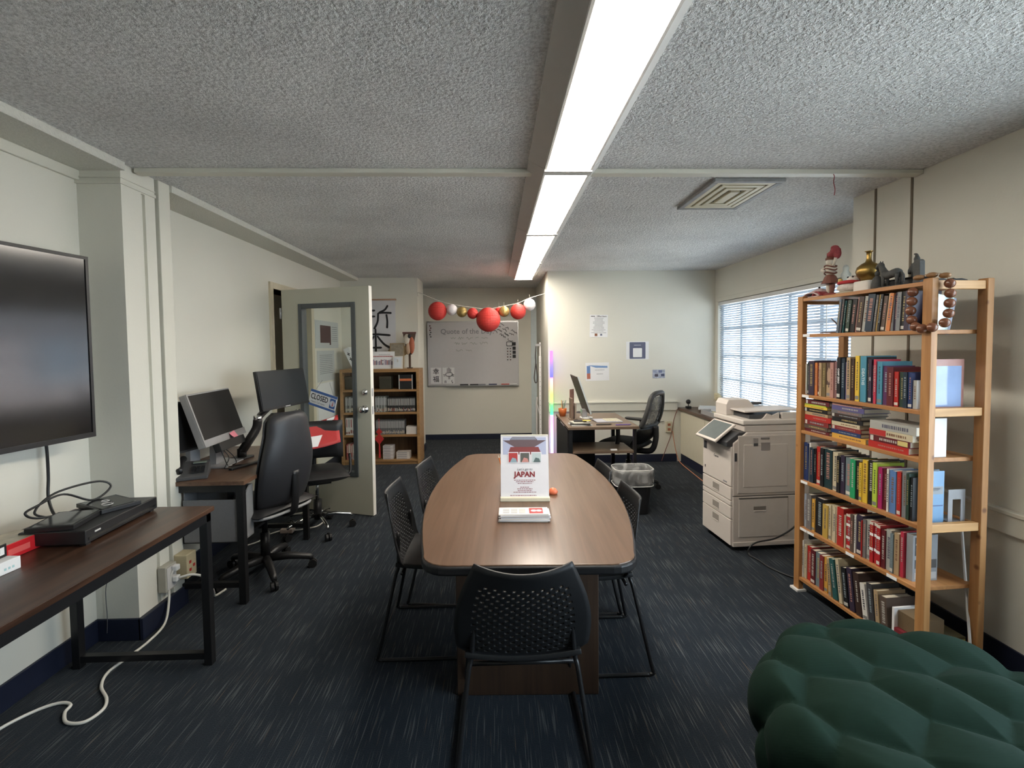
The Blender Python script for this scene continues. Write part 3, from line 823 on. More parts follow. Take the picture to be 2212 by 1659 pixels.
def monitor(name, lab, b1, ang, tilt_, W, Hh, bez, screen, foot=None):
    a = math.radians(ang)
    t = thing(name, lab, 'monitor', b1, 0)
    t.rotation_euler = (0, 0, a)
    # local: x along the bottom edge, -y toward the viewer, tilt backwards about x
    T = Matrix.Rotation(math.radians(-tilt_), 4, 'X')
    return t, T
SCR = mat('monitor_screen', (.018, .017, .017), .28, var=.05, spec=.4)
SCR2 = mat('monitor_screen_cool', (.020, .024, .028), .32, var=.05, spec=.4)
m1, T = monitor('monitor', 'silver-edged monitor with a pink sticky note on the work desk', (-1.782, 3.014, .90), 92.7, 18, .53, .34, None, None)
MB().box(0, .53, .004, .045, 0, .345).xf(T).build('back_case', SILVER, m1, bevel=.004)
MB().box(.012, .518, .0005, .006, .045, .335).xf(T).build('screen', SCR, m1)
MB().box(0, .53, -.002, .004, 0, .045).xf(T).build('chin', SILVER, m1)
MB().box(0, .012, -.002, .004, .045, .345).xf(T).build('side_bezel', SILVER, m1)
MB().box(.07, .40, -.045, -.002, -.055, .0).xf(T).build('sound_bar', BLACK, m1, bevel=.004)
MB().prism([(.20, -.16), (.30, -.16), (.29, .12), (.21, .12)], .045, .085, 'y').build('stand_neck', SILVER, m1)
MB().box(.12, .40, -.06, .16, -.16, -.148).build('stand_foot', SILVER, m1, bevel=.004)
MB().add([(.30, -.006, .035), (.37, -.006, .045), (.375, -.03, -.035), (.315, -.045, -.04)], [(0, 1, 2, 3)]).xf(T).build('sticky_note', flat((.85, .28, .36)), m1, solid=.001)
for k, (dx, px) in enumerate(((.12, .18), (.16, .13), (.2, .22))):
    c = MB().tube(smooth_path([(-1.758 - .01 * k, 3.014 + dx, .855), (-1.74, 3.02 + dx + .01 * k, .80), (-1.75 + .02 * k, 3.0 + px, .76), (-1.72, 2.98 + px, .746), (-1.66 + .02 * k, 3.02 + px, .7445)]), .003, 6).build('monitor_cable', BLACK, None, smooth=True)
    tag(c, ['black cable dangling from the sound bar, nearest the pillar', 'black cable dangling from the sound bar, middle one', 'black cable dangling from the sound bar, farthest one'][k], 'cable', 'cables below the silver monitor')

m2, T = monitor('monitor', 'black monitor raised on a desk arm, turned to the chair', (-1.66, 3.50, 1.06), 79, 9, .58, .30, None, None)
MB().box(0, .58, .004, .03, -.005, .285).xf(T).build('back_case', BLACK, m2, bevel=.003)
MB().box(.006, .574, .0005, .005, .012, .279).xf(T).build('screen', SCR2, m2)
MB().box(0, .58, -.001, .004, -.005, .011).xf(T).build('chin', BLACK, m2)
MB().box(.26, .32, -.002, .004, .000, .006).xf(T).build('maker_mark', LGREY, m2)
MB().tube(smooth_path([(.29, .05, .12), (.22, .09, .02), (.05, .06, -.04), (-.02, .03, -.07)], 4), .024, 10).build('upper_arm', BLACK, m2, smooth=True)
MB().tube(smooth_path([(-.02, .03, -.06), (-.03, .035, -.12), (-.08, .06, -.20), (-.10, .10, -.27)], 4), [.030] * 13, 12).build('lower_arm', BLACK, m2, smooth=True)
MB().cyl((-.02, .03, -.075), (-.02, .03, -.03), .028, n=14).build('arm_joint', CHROME, m2, smooth=True)
MB().cyl((-.10, .10, -.32), (-.10, .10, -.25), .03, n=14).build('arm_post', BLACK, m2, smooth=True)
MB().box(-.15, -.04, .05, .16, -.32, -.305).build('arm_clamp', BLACK, m2, bevel=.004)
m3 = thing('monitor', 'dark monitor half hidden behind the pillar and the silver monitor', 'monitor', (-1.97, 2.93, .741), math.radians(80))
MB().box(0, .46, 0, .04, .12, .44).build('back_case', mat('dim_case', (.05, .048, .045), .4), m3, bevel=.004)
MB().box(.01, .45, -.003, .001, .135, .43).build('screen', SCR, m3)
MB().box(.19, .27, .005, .035, .01, .13).build('stand_neck', SILVER, m3)
MB().box(.11, .35, -.06, .09, 0, .012).build('stand_foot', SILVER, m3, bevel=.003)
ph = thing('desk_phone', 'grey desk telephone at the pillar end of the work desk', 'telephone', (-1.83, 2.955, .7405), math.radians(25))
MB().prism([(-.10, 0), (.10, 0), (.10, .075), (-.10, .02)], -.085, .085, 'x').build('phone_body', mat('phone_dark', (.07, .07, .072), .45), ph, bevel=.004)
km = MB()
for i in range(3):
    for j in range(4): km.box(.0 + i * .024, .017 + i * .024, -.07 + j * .022, -.055 + j * .022, .036 + j * .006, .043 + j * .006)
km.build('keypad', BLACK, ph)['kind'] = 'stuff'
MB().tube(smooth_path([(-.055, -.095, .055), (-.055, -.06, .065), (-.055, .05, .088), (-.055, .09, .095)], 4), [.019, .02, .018, .014, .013, .013, .013, .013, .014, .018, .019, .02, .019], 10).build('handset', BLACK, ph, smooth=True)
MB().box(.0, .07, .035, .075, .07, .074).build('display', mat('phone_display', (.22, .26, .22), .2), ph)
kb = MB().box(-.015, .015, -.13, .13, 0, .014).build('dark_ruler_bar', BLACK, None, bevel=.003, loc=(-1.63, 3.20, .7405))
kb.name = 'webcam_bar'; kb.rotation_euler = (0, 0, math.radians(-20))
tag(kb, 'slim black bar lying on the work desk below the silver monitor', 'bar')
pp = MB().box(-.07, .07, -.10, .10, 0, .002).build('note_sheet', WHITE, None, loc=(-1.60, 3.62, .7405)); pp.rotation_euler = (0, 0, .4)
tag(pp, 'white sheet of paper lying on the work desk near the tall chair', 'paper')

# ================================================================== office chairs
def star_base(t, r, m, wheel, n=5, rot=0, hub=.09, arm=.028):
    for k in range(n):
        a = rot + 2 * PI * k / n
        c, s = math.cos(a), math.sin(a)
        MB().tube([(c * .02, s * .02, hub + .015), (c * r * .5, s * r * .5, hub + .012), (c * r * .93, s * r * .93, hub - .012), (c * r, s * r, hub - .025)], [arm, arm * .95, arm * .75, arm * .6], 8).build('base_arm', m, t, smooth=True)
        w_ = MB()
        for q in (-.013, .013):
            w_.cyl((c * r - s * (q - .008), s * r + c * (q - .008), .028), (c * r - s * (q + .008), s * r + c * (q + .008), .028), .028, n=14)
        w_.cyl((c * r, s * r, .028), (c * r, s * r, .066), .008, n=8)
        w_.build('caster', wheel, t)
def task_chair():
    t = thing('office_chair', 'tall black leather office chair pushed up to the work desk', 'chair', (-1.555, 3.25, 0), math.radians(68))
    star_base(t, .29, BLACK, BLACK, rot=.35)
    MB().cyl((0, 0, .09), (0, 0, .28), .03, n=14).cyl((0, 0, .27), (0, 0, .42), .018, n=12).build('gas_column', BLACKM, t, smooth=True)
    MB().box(-.12, .12, -.14, .12, .40, .44).build('mechanism', BLACK, t, bevel=.01)
    def pad(u, v, s):
        x = (u - .5); y = (v - .5)
        e = max(0, 1 - (abs(2 * x)) ** 4) ** .5 * max(0, 1 - abs(2 * y) ** 4) ** .5
        return (x * .50, y * .48 + .02, .475 + s * .045 * e)
    mb = MB().grid(16, 16, lambda u, v: pad(u, v, 1)).grid(16, 16, lambda u, v: pad(1 - u, v, -1)); mb.build('seat_cushion', LEATHER, t, smooth=True)
    MB().tube(smooth_path([(-.20, .20, .455), (-.24, .0, .45), (-.2, -.2, .455), (0, -.24, .46), (.2, -.2, .455), (.24, 0, .45), (.2, .2, .455), (0, .26, .45)], 5), .01, 8).build('seat_rim', GREY, t, smooth=True)
    # backrest: front pad and smooth rear shell
    def bk(u, v, off, th):
        wv = .44 * (1 - .18 * v ** 3) * (.86 + .14 * math.sin(PI * min(1, v * 1.3)))
        x = (u - .5) * wv
        if v > .9: x *= (1 - ((v - .9) / .1) ** 2 * .35)
        q = (2 * u - 1) ** 2
        edge = (1 - (2 * u - 1) ** 6) * (1 - (2 * v - 1) ** 8)
        y = -.20 - .07 * v - .03 * math.sin(PI * v) + .055 * q + off + th * edge ** .5
        return (x, y, .50 + .60 * v)
    MB().grid(18, 22, lambda u, v: bk(u, v, .02, .055)).grid(18, 22, lambda u, v: bk(1 - u, v, .02, -.005)).build('back_cushion', LEATHER, t, smooth=True)
    MB().grid(18, 22, lambda u, v: bk(1 - u, v, -.004, -.022)).build('rear_shell', mat('shell_charcoal', (.028, .028, .031), .45), t, smooth=True, solid=.006)
    MB().tube(smooth_path([(0, -.12, .42), (0, -.24, .44), (0, -.27, .55), (0, -.275, .72)], 5), .03, 8, flat=.5).build('back_bar', BLACK, t, smooth=True)
    for s in (-1, 1):
        MB().tube(smooth_path([(s * .15, -.02, .43), (s * .27, -.03, .44), (s * .285, -.04, .55), (s * .285, -.05, .67)], 5), .017, 8).build('arm_post', BLACK, t, smooth=True)
        MB().prism(rrect(.075, .24, .035), .67, .70, 'z').xf(Matrix.Translation((s * .285, 0, 0))).build('arm_pad', BLACK, t, bevel=.01)
    return t
task_chair()
t = thing('drafting_chair', 'black padded office chair on a chrome base in front of the open door', 'chair', (-1.48, 4.0, 0), math.radians(205))
star_base(t, .27, CHROME, BLACK, rot=.5, arm=.016, hub=.12)
MB().cyl((0, 0, .10), (0, 0, .26), .032, n=14).build('column_sleeve', BLACK, t, smooth=True)
MB().cyl((0, 0, .25), (0, 0, .44), .014, n=12).build('gas_column', CHROME, t, smooth=True)
MB().box(-.1, .1, -.1, .1, .405, .43).build('mechanism', BLACK, t)
def pad2(u, v, s):
    x = u - .5; y = v - .5
    e = max(0, 1 - abs(2 * x) ** 4) ** .5 * max(0, 1 - abs(2 * y) ** 4) ** .5
    return (x * .46, y * .44, .475 + s * .05 * e)
MB().grid(16, 16, lambda u, v: pad2(u, v, 1)).grid(16, 16, lambda u, v: pad2(1 - u, v, -1)).build('seat_cushion', LEATHER, t, smooth=True)
def bk2(u, v, s):
    x = (u - .5) * .46; z = .56 + .32 * v
    e = max(0, 1 - abs(2 * u - 1) ** 4) ** .5 * max(0, 1 - abs(2 * v - 1) ** 4) ** .5
    return (x, -.20 + .05 * (2 * u - 1) ** 2 + s * .05 * e, z)
MB().grid(16, 14, lambda u, v: bk2(u, v, 1)).grid(16, 14, lambda u, v: bk2(1 - u, v, -1)).build('back_cushion', LEATHER, t, smooth=True)
MB().tube(smooth_path([(0, -.08, .41), (0, -.24, .42), (0, -.27, .52), (0, -.255, .68)], 5), .022, 8).build('back_bar', BLACK, t, smooth=True)
for s in (-1, 1):
    MB().tube(smooth_path([(s * .12, 0, .43), (s * .25, 0, .44), (s * .27, -.03, .52), (s * .27, -.06, .60)], 5), .012, 8).build('arm_loop', BLACK, t, smooth=True)
# poster lying over that chair's back
po = thing('red_poster', 'curled red and white poster draped over the padded chair back', 'poster', (-1.48, 4.0, 0), math.radians(205))
def pst(u, v):
    return (-.20 + .46 * u, -.225 + .17 * v + .06 * u, .865 - .17 * v ** 1.2 + .05 * (u - .5) ** 2 - .02 * math.sin(3 * u) + (.04 * (1 - u) if v < .3 else 0))
MB().grid(14, 8, pst).build('poster_sheet', flat((.48, .035, .035)), po, smooth=True, solid=.0015)
for (u0, u1, v0, v1) in ((.30, .95, .55, .95), (.5, 1.0, .12, .42), (.05, .22, .05, .2)):
    MB().grid(6, 3, lambda u, v: Vector(pst(u0 + (u1 - u0) * (u * .85 + .15 * v), v0 + (v1 - v0) * v)) + Vector((0, .002, .003))).build('printed_shape', WHITE, po, solid=.001)

pa = thing('power_adapter', 'beige power adapter on a white cable under the padded chair', 'adapter', (-1.72, 3.98, .0))
MB().box(-.05, .05, -.035, .035, 0, .035).build('adapter_body', mat('adapter_beige', (.50, .42, .36), .5), pa, bevel=.006)
MB().tube(smooth_path([(-.05, 0, .015), (-.12, -.06, .008), (-.14, -.2, .007), (-.22, -.3, .007)], 5), .0055, 8).build('cable', CORD, pa, smooth=True)
MB().tube(smooth_path([(.05, 0, .015), (.10, .03, .008), (.2, .10, .007), (.22, .22, .007)], 5), .0055, 8).build('cable', CORD, pa, smooth=True)
# ================================================================== the open door
ddir = math.atan2(-.30, .88)
dr = thing('door_1', kind='structure', loc=(-1.985, 4.605, .008), rz=ddir)
DOORP = mat('door_paint', (.50, .49, .40), .45, var=.04, scale=4)
DW, DT, DHh = .93, .044, 2.035
gx0, gx1, gz0, gz1 = .19, .79, .34, 1.90
MB().box(0, gx0, 0, DT, 0, DHh).box(gx1, DW, 0, DT, 0, DHh).box(gx0, gx1, 0, DT, 0, gz0).box(gx0, gx1, 0, DT, gz1, DHh).build('door_leaf', DOORP, dr)
MB().box(DW, DW + .002, 0, DT, 0, DHh).build('door_edge', mat('door_edge_lit', (.78, .76, .70), .4), dr)  # free edge coloured paler than the leaf, for the bright light on it
VIS = mat('vision_frame_grey', (.075, .085, .09), .4, var=.1)
MB().box(gx0, gx0 + .04, -.012, DT + .012, gz0, gz1).box(gx1 - .04, gx1, -.012, DT + .012, gz0, gz1).box(gx0 + .04, gx1 - .04, -.012, DT + .012, gz0, gz0 + .04).box(gx0 + .04, gx1 - .04, -.012, DT + .012, gz1 - .04, gz1).build('glazing_frame', VIS, dr, bevel=.003)
MB().box(gx0 + .03, gx1 - .03, .019, .025, gz0 + .03, gz1 - .03).build('glass_pane', thin('door_glass', (.93, .96, .94), .94), dr)
kn = MB().lathe([(.002, -.07), (.022, -.068), (.030, -.055), (.030, -.04), (.016, -.03), (.014, -.012), (.034, -.010), (.036, 0)], (0, 0, 0), 20)
kn.xf(Matrix.Translation((DW - .06, 0, .95)) @ Matrix.Rotation(-PI / 2, 4, 'X') @ Matrix.Scale(-1, 4, (0, 0, 1)) @ Matrix.Scale(-1, 4, (0, 0, 1)))
kn.build('door_knob', CHROME, dr, smooth=True)
db = MB().lathe([(.002, -.022), (.020, -.020), (.024, -.012), (.030, -.004), (.031, 0)], (0, 0, 0), 20)
db.xf(Matrix.Translation((DW - .06, 0, 1.10)) @ Matrix.Rotation(-PI / 2, 4, 'X')); db.build('deadbolt', CHROME, dr, smooth=True)
for z in (.94, 1.10): MB().box(DW + .002, DW + .0035, .012, .032, z - .035, z + .035).build('latch_plate', SILVER, dr)
for z in (.2, 1.0, 1.82): MB().cyl((-.012, -.004, z - .05), (-.012, -.004, z + .05), .009, n=10).build('hinge', SILVER, dr, smooth=True)
# CLOSED sign on its string
cs = thing('closed_sign', 'blue and white CLOSED sign hanging crookedly in the door glass', 'sign', (0, 0, 0), 0)
cs.matrix_world = Matrix.Translation((-1.985, 4.605, 0)) @ Matrix.Rotation(ddir, 4, 'Z') @ Matrix.Translation((.435, -.006, 1.025)) @ Matrix.Rotation(math.radians(15), 4, 'Y')
BLUE = flat((.05, .13, .38), .4)
MB().box(-.145, .145, -.004, 0, -.075, .075).build('sign_board', flat((.78, .80, .82), .35), cs)
for z0_, z1_ in ((.052, .075), (-.075, -.054)): MB().box(-.145, .145, -.0046, -.004, z0_, z1_).build('blue_band', BLUE, cs)
text('CLOSED', .062, INK, cs, MZ(-.04, -.0045, .012) @ Matrix.Diagonal((.82, 1.15, 1, 1)), bold=.001)
text('Please Call Again', .022, GREYINK, cs, MZ(-.05, -.0045, -.034), shear=.3)
MB().box(.075, .135, -.0046, -.004, -.045, .045).build('printed_square', BLUE, cs)
MB().lathe([(.028, 0), (.028, .0008)], (0, 0, 0), 20).xf(Matrix.Translation((.105, -.005, 0)) @ Matrix.Rotation(PI / 2, 4, 'X')).build('printed_clock_face', flat((.62, .66, .72)), cs)
MB().prism([(.103, -.022), (.114, -.02), (.11, .004), (.116, .026), (.105, .005)], -.0066, -.006, 'y').build('printed_clock_hand', RED, cs)
MB().tube([(-.10, -.002, .07), (-.05, 0, .18)], .0012, 5).build('string', GREYINK, cs)
MB().tube([(.10, -.002, .07), (.03, 0, .18)], .0012, 5).build('string', GREYINK, cs)

# papers taped to the left wall, seen through the door glass
XW = LX + .002
def wall_sheet(y0, y1, z0, z1, lab, m):
    t = thing('wall_sheet', lab, 'paper', (XW, (y0 + y1) / 2, (z0 + z1) / 2))
    MB().box(0, .0015, -(y1 - y0) / 2, (y1 - y0) / 2, -(z1 - z0) / 2, (z1 - z0) / 2).build('sheet', m, t)
    return t
PALE = flat((.52, .55, .55), .6)
s1 = wall_sheet(5.68, 6.50, 1.50, 1.83, 'pale sheet with a dark maroon state-shaped map on the left wall', PALE)
MB().prism([(-.25, -.10), (-.25, .11), (.12, .11), (.12, -.125), (.07, -.125), (.07, -.10)], .0016, .0025, 'x').build('printed_map', flat((.06, .012, .016)), s1)
scribble_lines(s1, Matrix.Rotation(PI / 2, 4, 'Z') @ Matrix.Translation((0, -.003, 0)), [(.26, .10 - .025 * k, .2) for k in range(8)], GREYINK, h=.006)
s2 = wall_sheet(5.72, 6.32, 1.10, 1.47, 'grey printed notice taped below the map on the left wall', PALE)
scribble_lines(s2, Matrix.Rotation(PI / 2, 4, 'Z') @ Matrix.Translation((0, -.003, 0)), [(0, .13 - .022 * k, .45) for k in range(11)], GREYINK, h=.005)
s3 = wall_sheet(5.72, 6.30, .62, 1.08, 'blank white sheet taped low on the left wall by the doorway', WHITE)

# ================================================================== small bookcase by the far wall
OAK = wood('oak', (.26, .135, .050), (.40, .225, .095), 'x', rough=.45, fine=30)
BX0, BX1, BY0, BY1, BZ = -1.985, -.985, 6.22, 6.58, 1.225
bc = thing('oak_bookcase', 'low oak bookcase full of small volumes by the far wall', 'bookcase', (0, 0, 0))
MB().box(BX0, BX0 + .035, BY0, BY1, 0, BZ).build('side_panel', OAK, bc, bevel=.004)
MB().box(BX1 - .035, BX1, BY0, BY1, 0, BZ).build('side_panel', OAK, bc, bevel=.004)
MB().box(BX0 + .035, BX1 - .035, BY0, BY1, BZ - .04, BZ).build('top_board', OAK, bc, bevel=.004)
MB().box(BX0 + .035, BX1 - .035, BY1 - .01, BY1, 0, BZ - .04).build('back_panel', wood('oak_dark', (.10, .05, .02), (.16, .085, .035), 'z'), bc)
SH = [.065, .385, .675, .965]
for z in SH:
    MB().box(BX0 + .035, BX1 - .035, BY0 + .004, BY1 - .01, z - .028, z).build('shelf', OAK, bc, bevel=.002)
MB().box(BX0 + .035, BX1 - .035, BY0 + .02, BY1 - .01, 0, SH[0] - .028).build('plinth', OAK, bc)
def vol(x, w_, h, z, col, lab, grp, d=.13, y=None, spine=None, name='manga_volume'):
    y = BY0 + .03 if y is None else y
    o = MB().box(-w_ / 2 + .0003, w_ / 2 - .0003, 0, d, 0, h).build(name, flat(col), None, loc=(x + w_ / 2, y, z + .0005))
    tag(o, lab, 'book', grp)
    if spine:
        MB().box(-w_ * .16, w_ * .2, -.0008, 0, h * .45, h * .92).build('spine_title', flat(spine), o)
        MB().box(-w_ * .36, w_ * .36, -.0008, 0, h * random.uniform(.05, .10), h * random.uniform(.16, .30)).build('spine_picture', flat(random.choice([(.5, .45, .38), (.25, .1, .08), (.3, .3, .32), (.45, .4, .3)])), o)
    return o
def shelf_row(x0, x1, z, wmin, wmax, h, pal, lab, grp, sp=None):
    x = x0; k = 0
    while x < x1 - wmax:
        w_ = random.uniform(wmin, wmax)
        vol(x, w_, h * random.uniform(.985, 1.0), z, pal[k % len(pal)], lab, grp, spine=sp[k % len(sp)] if sp else None); x += w_; k += 1
# second shelf from top: long dark series; third: grey series; bottom: pale stacks
shelf_row(-1.93, -1.76, SH[2], .022, .028, .20, [(.25, .25, .24), (.06, .06, .06)], 'thick dark volume on the middle shelf, seen through the door glass', 'dark volumes behind the door glass', [(.5, .5, .5)])
shelf_row(-1.55, -1.40, SH[2], .016, .02, .20, [(.30, .32, .30), (.12, .13, .12)], 'thin grey-green volume left on the second shelf down', 'grey-green volumes on the second shelf', [(.6, .6, .6)])
shelf_row(-1.395, -1.03, SH[2], .0125, .0135, .185, [(.02, .02, .02), (.035, .035, .035), (.028, .026, .025)], 'thin black volume in the long matching series on the second shelf', 'black series on the second shelf', [(.62, .62, .60)])
shelf_row(-1.93, -1.76, SH[1], .026, .032, .22, [(.60, .58, .56)], 'white-spined volume on the lower shelf, seen through the door glass', 'white volumes behind the door glass', [(.35, .05, .05), (.15, .15, .15)])
shelf_row(-1.55, -1.17, SH[1], .0135, .0145, .185, [(.10, .10, .105), (.14, .14, .14)], 'thin grey volume in the long series on the third shelf', 'grey series on the third shelf', [(.55, .55, .53)])
shelf_row(-1.93, -1.76, SH[0], .024, .028, .20, [(.35, .08, .08), (.45, .36, .32)], 'reddish volume on the bottom shelf, seen through the door glass', 'reddish volumes behind the door glass', [(.6, .55, .5)])
z = SH[1]
for k in range(4):
    o = MB().box(-.068, .068, 0, .12, 0, .024).build('manga_volume', flat((.60, .55, .50)), None, loc=(-1.095, BY0 + .03, z + .0005 + k * .0245))
    tag(o, 'cream volume lying flat in the small pile on the third shelf', 'book', 'flat cream volumes')
for k in range(8):
    o = MB().box(-.065, .065, 0, .12, 0, .021).build('manga_volume', flat((.62, .58, .55) if k % 2 else (.55, .48, .45)), None, loc=(-1.40, BY0 + .03, SH[0] + .0005 + k * .0215))
    tag(o, 'pale volume lying flat in the tall pile on the bottom shelf', 'book', 'tall flat pile on the bottom shelf')
    MB().box(-.055, .03, -.0008, 0, .006, .014).build('spine_title', GREYINK, o)
for k in range(4):
    o = MB().box(-.085, .085, 0, .12, 0, .022).build('manga_volume', flat((.58, .52, .47)), None, loc=(-1.21, BY0 + .03, SH[0] + .0005 + k * .0225))
    tag(o, 'pale volume lying flat in the short pile on the bottom shelf', 'book', 'short flat pile on the bottom shelf')
    MB().box(-.07, .05, -.0008, 0, .006, .015).build('spine_title', GREYINK, o)
# dark boxes on the top shelf
bs = thing('boxed_set', 'black boxed set with an orange band on the top shelf', 'box', (-1.16, BY0 + .04, SH[3] + .0005))
MB().box(-.09, .09, 0, .14, 0, .185).build('slip_case', flat((.015, .015, .016), .4), bs)
MB().box(-.075, .075, -.001, 0, .105, .135).build('orange_band', flat((.62, .17, .06)), bs)
for x in (-.088, .078): MB().box(x, x + .01, -.0015, 0, .0, .185).build('white_edge', LGREY, bs)
for i, (x, w_) in enumerate(((-1.43, .15), (-1.88, .13))):
    o = thing('dark_box', ['dim brown box standing on the top shelf beside the door edge', 'dim dark box on the top shelf, seen through the glass'][i], 'box', (x, BY0 + .08, SH[3] + .0005))
    MB().box(-w_ / 2, w_ / 2, 0, .14, 0, .16).build('box_body', flat((.05, .045, .03)), o, bevel=.003)
    MB().box(-w_ / 2 - .003, w_ / 2 + .003, -.003, .143, .13, .165).build('box_lid', flat((.07, .06, .04)), o, bevel=.003)
# red knot ornament hanging at the bookcase
rk = thing('knot_ornament', 'red knotted tassel ornament hanging beside the door edge', 'ornament', (-1.50, BY0 - .012, .335))
MB().prism([(-.06, 0), (0, -.075), (.06, 0), (0, .075)], 0, .012, 'y').build('knot', RED, rk, bevel=.004)
MB().prism([(-.04, .09), (0, .05), (.04, .09), (0, .14)], 0, .01, 'y').build('knot', RED, rk, bevel=.003)
MB().tube([(0, .005, -.07), (0, .005, -.24)], [.008, .014], 8).build('tassel', RED, rk)
MB().tube([(0, .005, .13), (0, .008, .26)], .003, 6).build('cord', RED, rk)
# on top of the bookcase
TB = BZ + .0005
ky = thing('paddle_ornament', 'wooden paddle ornament with a white and rust brocade figure', 'ornament', (-1.13, 6.42, TB))
MB().box(-.035, .035, -.02, .02, 0, .012).build('foot', flat((.06, .035, .02)), ky)
MB().box(-.014, .014, -.006, .006, .012, .20).build('handle', flat((.07, .04, .025)), ky)
MB().prism([(-.03, .18), (.03, .18), (.085, .46), (-.085, .46)], -.006, .006, 'y').build('paddle', flat((.10, .06, .04)), ky)
MB().ball((-.03, -.014, .38), (.042, .018, .07), 12, 8).build('white_robe', flat((.62, .55, .45)), ky, smooth=True)
MB().ball((.03, -.014, .30), (.038, .018, .11), 12, 8).build('rust_robe', flat((.36, .10, .045)), ky, smooth=True)
MB().ball((-.015, -.016, .26), (.03, .016, .08), 12, 8).build('brocade', flat((.48, .33, .22)), ky, smooth=True)
MB().ball((.005, -.026, .42), (.022, .014, .028), 12, 8).build('hair', INK, ky, smooth=True)
MB().box(-.088, .088, -.008, .006, .455, .475).build('paddle_cap', flat((.14, .06, .05)), ky)
fn = thing('folding_fan', 'tan ribbed paper fan standing behind the picture frames', 'fan', (-1.275, 6.50, TB))
for k in range(15):
    a = math.radians(35 + 110 * k / 14); a2 = math.radians(35 + 110 * (k + 1) / 14)
    if k < 14:
        MB().add([(.05 * math.cos(a), 0, .12 + .05 * math.sin(a)), (.19 * math.cos(a), .004, .12 + .19 * math.sin(a)), (.19 * math.cos(a2), 0, .12 + .19 * math.sin(a2)), (.05 * math.cos(a2), 0, .12 + .05 * math.sin(a2))], [(0, 1, 2, 3)]).build('fan_leaf', flat((.50, .36, .17) if k % 2 else (.42, .29, .13)), fn, solid=.001)
MB().box(-.006, .006, -.003, .003, 0, .18).build('fan_stick', flat((.3, .2, .1)), fn)
def frame(x, y, w_, h, lab, rim, inner, tilt_=8):
    t = thing('picture_frame', lab, 'frame', (x, y, TB))
    T = Matrix.Rotation(math.radians(-tilt_), 4, 'X')
    MB().box(-w_ / 2, w_ / 2, 0, .014, 0, h).xf(T).build('frame_rim', rim, t, bevel=.002)
    MB().box(-w_ / 2 + .016, w_ / 2 - .016, -.001, .001, .016, h - .016).xf(T).build('picture', inner, t)
    MB().prism([(.014, .06), (.014, .12), (.06, .002), (.05, .002)], -.008, .008, 'x').build('strut', rim, t)
    return t
frame(-1.295, 6.39, .19, .335, 'tall brown picture frame on the oak bookcase', flat((.30, .22, .13)), mat('faded_picture', (.28, .24, .18), .4, var=.5, scale=30))
frame(-1.27, 6.31, .13, .165, 'small white framed card in front of the brown frame', flat((.62, .60, .56)), flat((.60, .64, .68)), 10)
ps = thing('display_card', 'white card with red lettering and printed book spines on the oak bookcase', 'sign', (-1.47, 6.36, TB))
T = Matrix.Rotation(math.radians(-9), 4, 'X')
MB().box(-.15, .15, 0, .003, 0, .225).xf(T).build('card', WHITE, ps)
MB().prism([(.003, .08), (.003, .1), (.06, .001), (.055, .001)], -.01, .01, 'x').build('strut', WHITE, ps)
scribble_lines(ps, T, [(.02, .185, .15)], GREYINK, h=.006); scribble_lines(ps, T, [(.0, .162, .25)], flat((.42, .06, .06)), 'lettering', h=.012)
for k in range(13):
    MB().box(-.13 + k * .02, -.114 + k * .02, -.001, 0, .05, .05 + random.uniform(.045, .075)).xf(T).build('printed_spine', flat([(.25, .2, .3), (.4, .2, .2), (.15, .15, .2), (.5, .45, .5)][k % 4]), ps)
# leaning books left of the door edge
lb = thing('leaning_book', 'white book with bold black characters leaning on the oak bookcase', 'book', (-1.86, 6.36, TB), 0)
T = Matrix.Rotation(math.radians(-24), 4, 'Y')
MB().box(0, .075, 0, .14, 0, .28).xf(Matrix.Translation((.0, 0, .0)) @ T).build('cover', WHITE, lb)
for k, zz_ in enumerate((.05, .12, .19)):
    MB().box(.02, .055, -.001, 0, zz_, zz_ + .012).box(.032, .042, -.001, 0, zz_ - .02, zz_ + .03).xf(T).build('printed_character', INK, lb)
for k in range(3):
    o = MB().box(-.012, .012, 0, .15, 0, .27 - .006 * k).build('yellow_book', flat((.62, .46, .05)), None, loc=(-1.735 + k * .0245, 6.36, TB))
    tag(o, ['yellow book upright on the oak bookcase, nearest the leaning white book', 'yellow book upright on the oak bookcase, middle of three', 'yellow book upright on the oak bookcase, nearest the door edge'][k], 'book', 'yellow books on the oak bookcase')
    MB().box(-.004, .004, -.0008, 0, .05, .2).build('spine_title', INK, o)
gbk = MB().box(-.012, .012, 0, .15, 0, .25).build('grey_book', flat((.32, .32, .30)), None, loc=(-1.76, 6.36, TB)); tag(gbk, 'grey book standing between the leaning white book and yellow books', 'book')

# hanging scroll
sr = thing('hanging_scroll', 'white hanging scroll with two large black brush characters', 'scroll', (-1.62, FL - .012, 1.70))
SCRP = mat('scroll_paper', (.62, .62, .64), .7, var=.06, scale=8)
MB().box(-.27, .27, 0, .004, -.47, .44).build('scroll_paper', SCRP, sr)
MB().cyl((-.285, -.004, .445), (.285, -.004, .445), .011, n=12).build('top_rod', flat((.45, .28, .18)), sr, smooth=True)
MB().cyl((-.285, -.004, -.475), (.285, -.004, -.475), .011, n=12).build('bottom_rod', flat((.45, .28, .18)), sr, smooth=True)
def stroke(pts, r0, r1, parent, n=6, mt=INK, name='brush_stroke', y=-.003, flat_=.12):
    p = smooth_path([(a, y, b) for a, b in pts], 6)
    m = len(p)
    rs = [r0 + (r1 - r0) * i / (m - 1) for i in range(m)]
    rs[0] *= .7; rs[-1] *= .6
    mb = MB().tube([(q[0], 0, q[2]) for q in p], rs, 8)
    for v in mb.v: v.y = y + v.y * flat_
    return mb.build(name, mt, parent)
